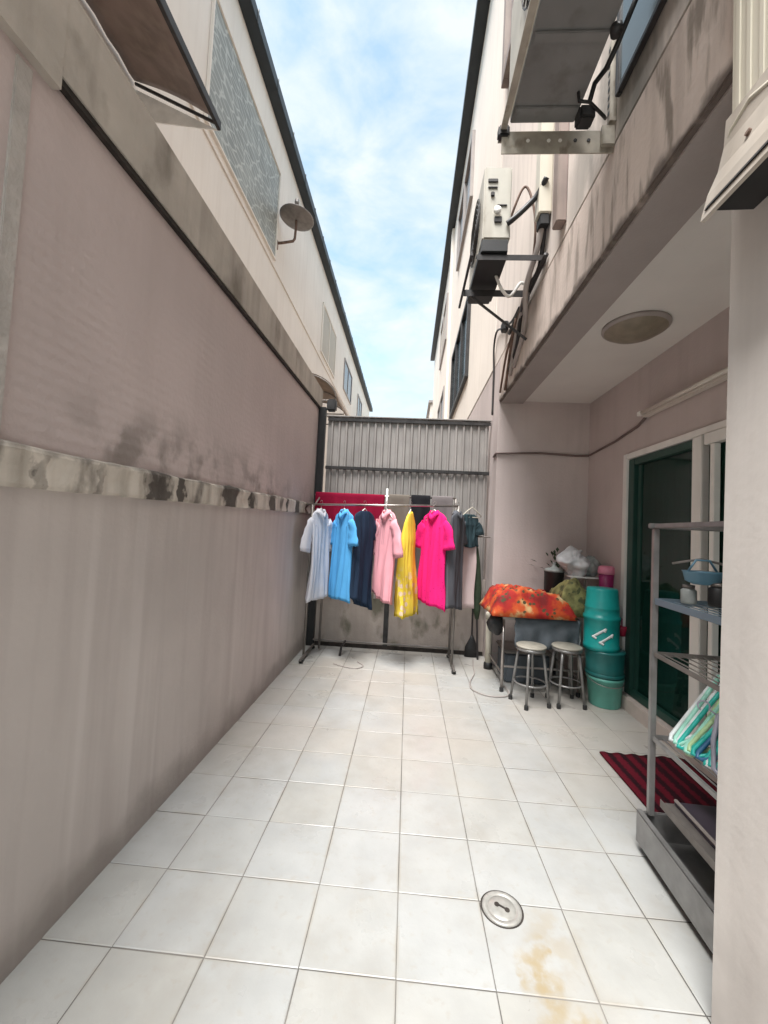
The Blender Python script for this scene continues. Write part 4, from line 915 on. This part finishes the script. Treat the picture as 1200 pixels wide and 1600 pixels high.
mm = bpy.data.materials.new('striped_mat'); mm.use_nodes = True; t = mm.node_tree; b_ = t.nodes['Principled BSDF']; b_.inputs['Roughness'].default_value = .95; b_.inputs['Specular IOR Level'].default_value = .1
x, y, z, v = coords(t); s1 = math_(t, 'SINE', math_(t, 'MULTIPLY', x, 2*math.pi/.085)); n_ = noise_(t, v, 60, 3)
rr = N(t, 'ShaderNodeValToRGB'); rr.color_ramp.elements[0].position = .35; rr.color_ramp.elements[0].color = (.022, .006, .009, 1); rr.color_ramp.elements[1].position = .62; rr.color_ramp.elements[1].color = (.085, .007, .014, 1)
t.links.new(math_(t, 'ADD', math_(t, 'MULTIPLY', s1, .32), math_(t, 'MULTIPLY', n_, .95)), rr.inputs[0]); 
t.links.new(rr.outputs[0], b_.inputs['Base Color']); M['mat'] = mm
G = []
for i in range(85):
    xx = i*.01; G.append([(xx-.42, yy*.05-.32, .010+.0045*math.sin(xx*2*math.pi/.10)+.002*noise.noise(Vector((xx*8, yy, 0)))) for yy in range(14)])
q = MB().quads(G).build('door_mat', 'mat', smooth=True, solid=.012); q.location = (1.83, 2.69, .001); tag(q, 'dark red ribbed door mat on the tiles before the sliding door', 'mat')

# ================================================================ steel rack on the right
sr = thing('shelf_rack', 'tall stainless steel shelf rack standing partly behind the right pillar', 'rack', (1.225, 2.10, 0), R(-3))
def SR(mb, n, mt, **k): return mb.build(n, mt, sr, **k)
W_, D_ = .40, .62        # local x 0..W_, y -D_..0
for x, y in ((0, 0), (W_, 0), (0, -D_), (W_, -D_)): SR(MB().box((x-.013, y-.013, .19), (x+.013, y+.013, 1.565), .003), 'post', 'racksteel')
a = MB().box((-.03, -.013, 1.566), (W_+.03, .016, 1.592), .004).box((-.03, -D_-.016, 1.566), (W_+.03, -D_+.013, 1.592), .004).box((-.016, -D_+.014, 1.568), (.013, -.014, 1.590), .003)
SR(a, 'top_bar', 'racksteel')
M['bluesteel'] = mat('blue_grey_shelf', (.16, .22, .27), .4, metal=.3, var=.1)
for z, mt, h in ((1.195, 'bluesteel', .03), (.945, 'dullsteel', .02), (.545, 'racksteel', .022)):
    a = MB()
    for p, q_ in (((-.006, -D_+.014, z), (.006, -.014, z+h)), ((W_-.006, -D_+.014, z), (W_+.006, -.014, z+h)), ((.014, -.006, z), (W_-.014, .006, z+h)), ((.014, -D_-.006, z), (W_-.014, -D_+.006, z+h))): a.box(p, q_, .002)
    for k in range(1, 9): a.tube([(W_*k/9, -D_+.007, z+h*.5), (W_*k/9, -.007, z+h*.5)], .003, 6)
    SR(a, 'shelf', mt)
a = MB().box((.02, -D_+.02, .27), (W_-.02, -.05, .284), .004); a.box((.016, -D_+.02, .262), (.0195, -.05, .296))
SR(a, 'lower_tray', 'dullsteel')
a = MB().box((-.05, -D_-.03, .045), (-.036, .03, .19), .004).box((W_+.036, -D_-.03, .045), (W_+.05, .03, .19), .004).box((-.0355, .016, .045), (W_+.0355, .03, .19), .004).box((-.0355, -D_-.03, .045), (W_+.0355, -D_-.016, .19), .004).box((-.0355, -D_-.0155, .05), (W_+.0355, .0155, .06)).box((-.05, -D_-.03, .1905), (-.026, .03, .195), .002)
SR(a, 'base_box', 'racksteel')
for x, y in ((.0, -.03), (W_, -.03), (0, -D_+.03), (W_, -D_+.03)): SR(MB().lathe([(.014, 0), (.02, .01), (.02, .03), (.012, .044)], (x, y, 0), 10), 'castor', 'rubber', smooth=True)
# things on the rack
q = thing('laptop_tray', 'dark purple plastic tray lying low in the steel rack', 'tray', (1.24, 1.62, .286), R(-3))
MB().box((.03, -.1, 0), (.35, .42, .012), .004).build('panel', mat('dark_purple_plastic', (.05, .04, .055), .35), q)
MB().box((.03, -.1, .0125), (.045, .42, .024), .003).build('rim', 'greyframe', q)
q = thing('peg_basket', 'blue plastic peg basket clipped near the top of the steel rack', 'basket', (1.36, 1.97, 1.315))
M['bluep'] = mat('blue_plastic', (.12, .26, .36), .4)
MB().lathe([(.03, 0), (.055, .015), (.062, .055), (.066, .06)], n=20, sx=1.3).build('bowl', 'bluep', q, smooth=True); MB().tube([(-.07, 0, .05), (-.03, 0, .11), (.03, 0, .11), (.07, 0, .05)], .005, 6).build('handle', 'bluep', q, smooth=True)
tag(MB().tube([(1.30, 2.088, 1.40), (1.365, 1.99, 1.43), (1.60, 1.95, 1.38)], .006, 6).build('hanging_wire', 'dullsteel'), 'thin wire holding the blue peg basket in the rack', 'wire')
for k, (x, y, r_, mt_, lb) in enumerate(((1.32, 2.0, .030, 'greybag', 'small grey jar on the upper shelf of the steel rack'), (1.40, 1.93, .035, 'black', 'small black jar on the upper shelf of the steel rack'), (1.52, 1.9, .04, 'black', 'larger black canister on the upper shelf of the steel rack'))):
    q = thing('jar', lb, 'jar', (x, y, 1.222)); MB().lathe([(r_, 0), (r_*1.05, .01), (r_*1.05, .06+.02*k), (r_*.7, .07+.02*k)], n=18).build('body', mt_, q, smooth=True); MB().lathe([(r_*.8, .0705+.02*k), (r_*.8, .085+.02*k)], n=18).build('lid', 'dullsteel', q, smooth=True)
# bundle of plastic hangers
cols = [('mint', (.30, .62, .50)), ('white', (.62, .66, .66)), ('lime', (.42, .60, .32)), ('teal', (.02, .40, .34)), ('deep_blue', (.03, .12, .24)), ('grey', (.30, .30, .36))]
for nm, c in cols: M['h_'+nm] = mat(nm+'_plastic', c, .35, var=.08)
seq = ['white', 'mint', 'white', 'teal', 'lime', 'mint', 'lime', 'grey', 'teal', 'deep_blue', 'teal', 'teal', 'white', 'deep_blue', 'grey', 'mint', 'white', 'teal', 'mint', 'deep_blue', 'grey', 'white']
def bundle_hanger(i, mt, label):
    h = thing('clothes_hanger', label, 'hanger', (0, 0, 0), 0, 'plastic hangers bundled on the steel rack')
    w = .20; d = .011
    MB().tube([(-w, 0, 0), (-w*.97, 0, .018), (-w*.5, 0, .075), (0, 0, .115), (w*.5, 0, .075), (w*.97, 0, .018), (w, 0, 0), (w*.9, 0, -.008), (0, 0, -.008), (-w*.9, 0, -.008)], .0095, 8, closed=True).build('frame', mt, h, smooth=True)
    MB().tube([(0, 0, .112), (0, 0, .15)]+[(.022*math.sin(R(a_)), 0, .172-.022*math.cos(R(a_))) for a_ in range(30, 271, 30)], .004, 6).build('hook', mt, h, smooth=True)
    # long bar runs from low-left to high-right, hook to the upper left
    f = i/21
    c = Vector((1.385+.10*f+random.uniform(-.006, .006), 2.03-.32*f, .735-.03*f+random.uniform(-.01, .01)))
    dirv = Vector((.26+random.uniform(-.02, .02), .02, .31)).normalized(); up = Vector((-.42, .80, .38)); up = (up-dirv*up.dot(dirv)).normalized(); nn = dirv.cross(up)
    h.matrix_world = Matrix.Translation(c) @ Matrix((dirv, nn*-1, up)).transposed().to_4x4() @ Matrix.Rotation(random.uniform(-.16, .16), 4, 'X') @ Matrix.Rotation(0 if i in (14, 20) else math.pi, 4, 'Y') @ Matrix.Rotation(random.uniform(-.12, .12), 4, 'Y')
for i, nm in enumerate(seq):
    nice = nm.replace('_', ' ')
    bundle_hanger(i, 'h_'+nm, '%s plastic hanger in the bundle leaning on the lower shelf of the steel rack' % nice)
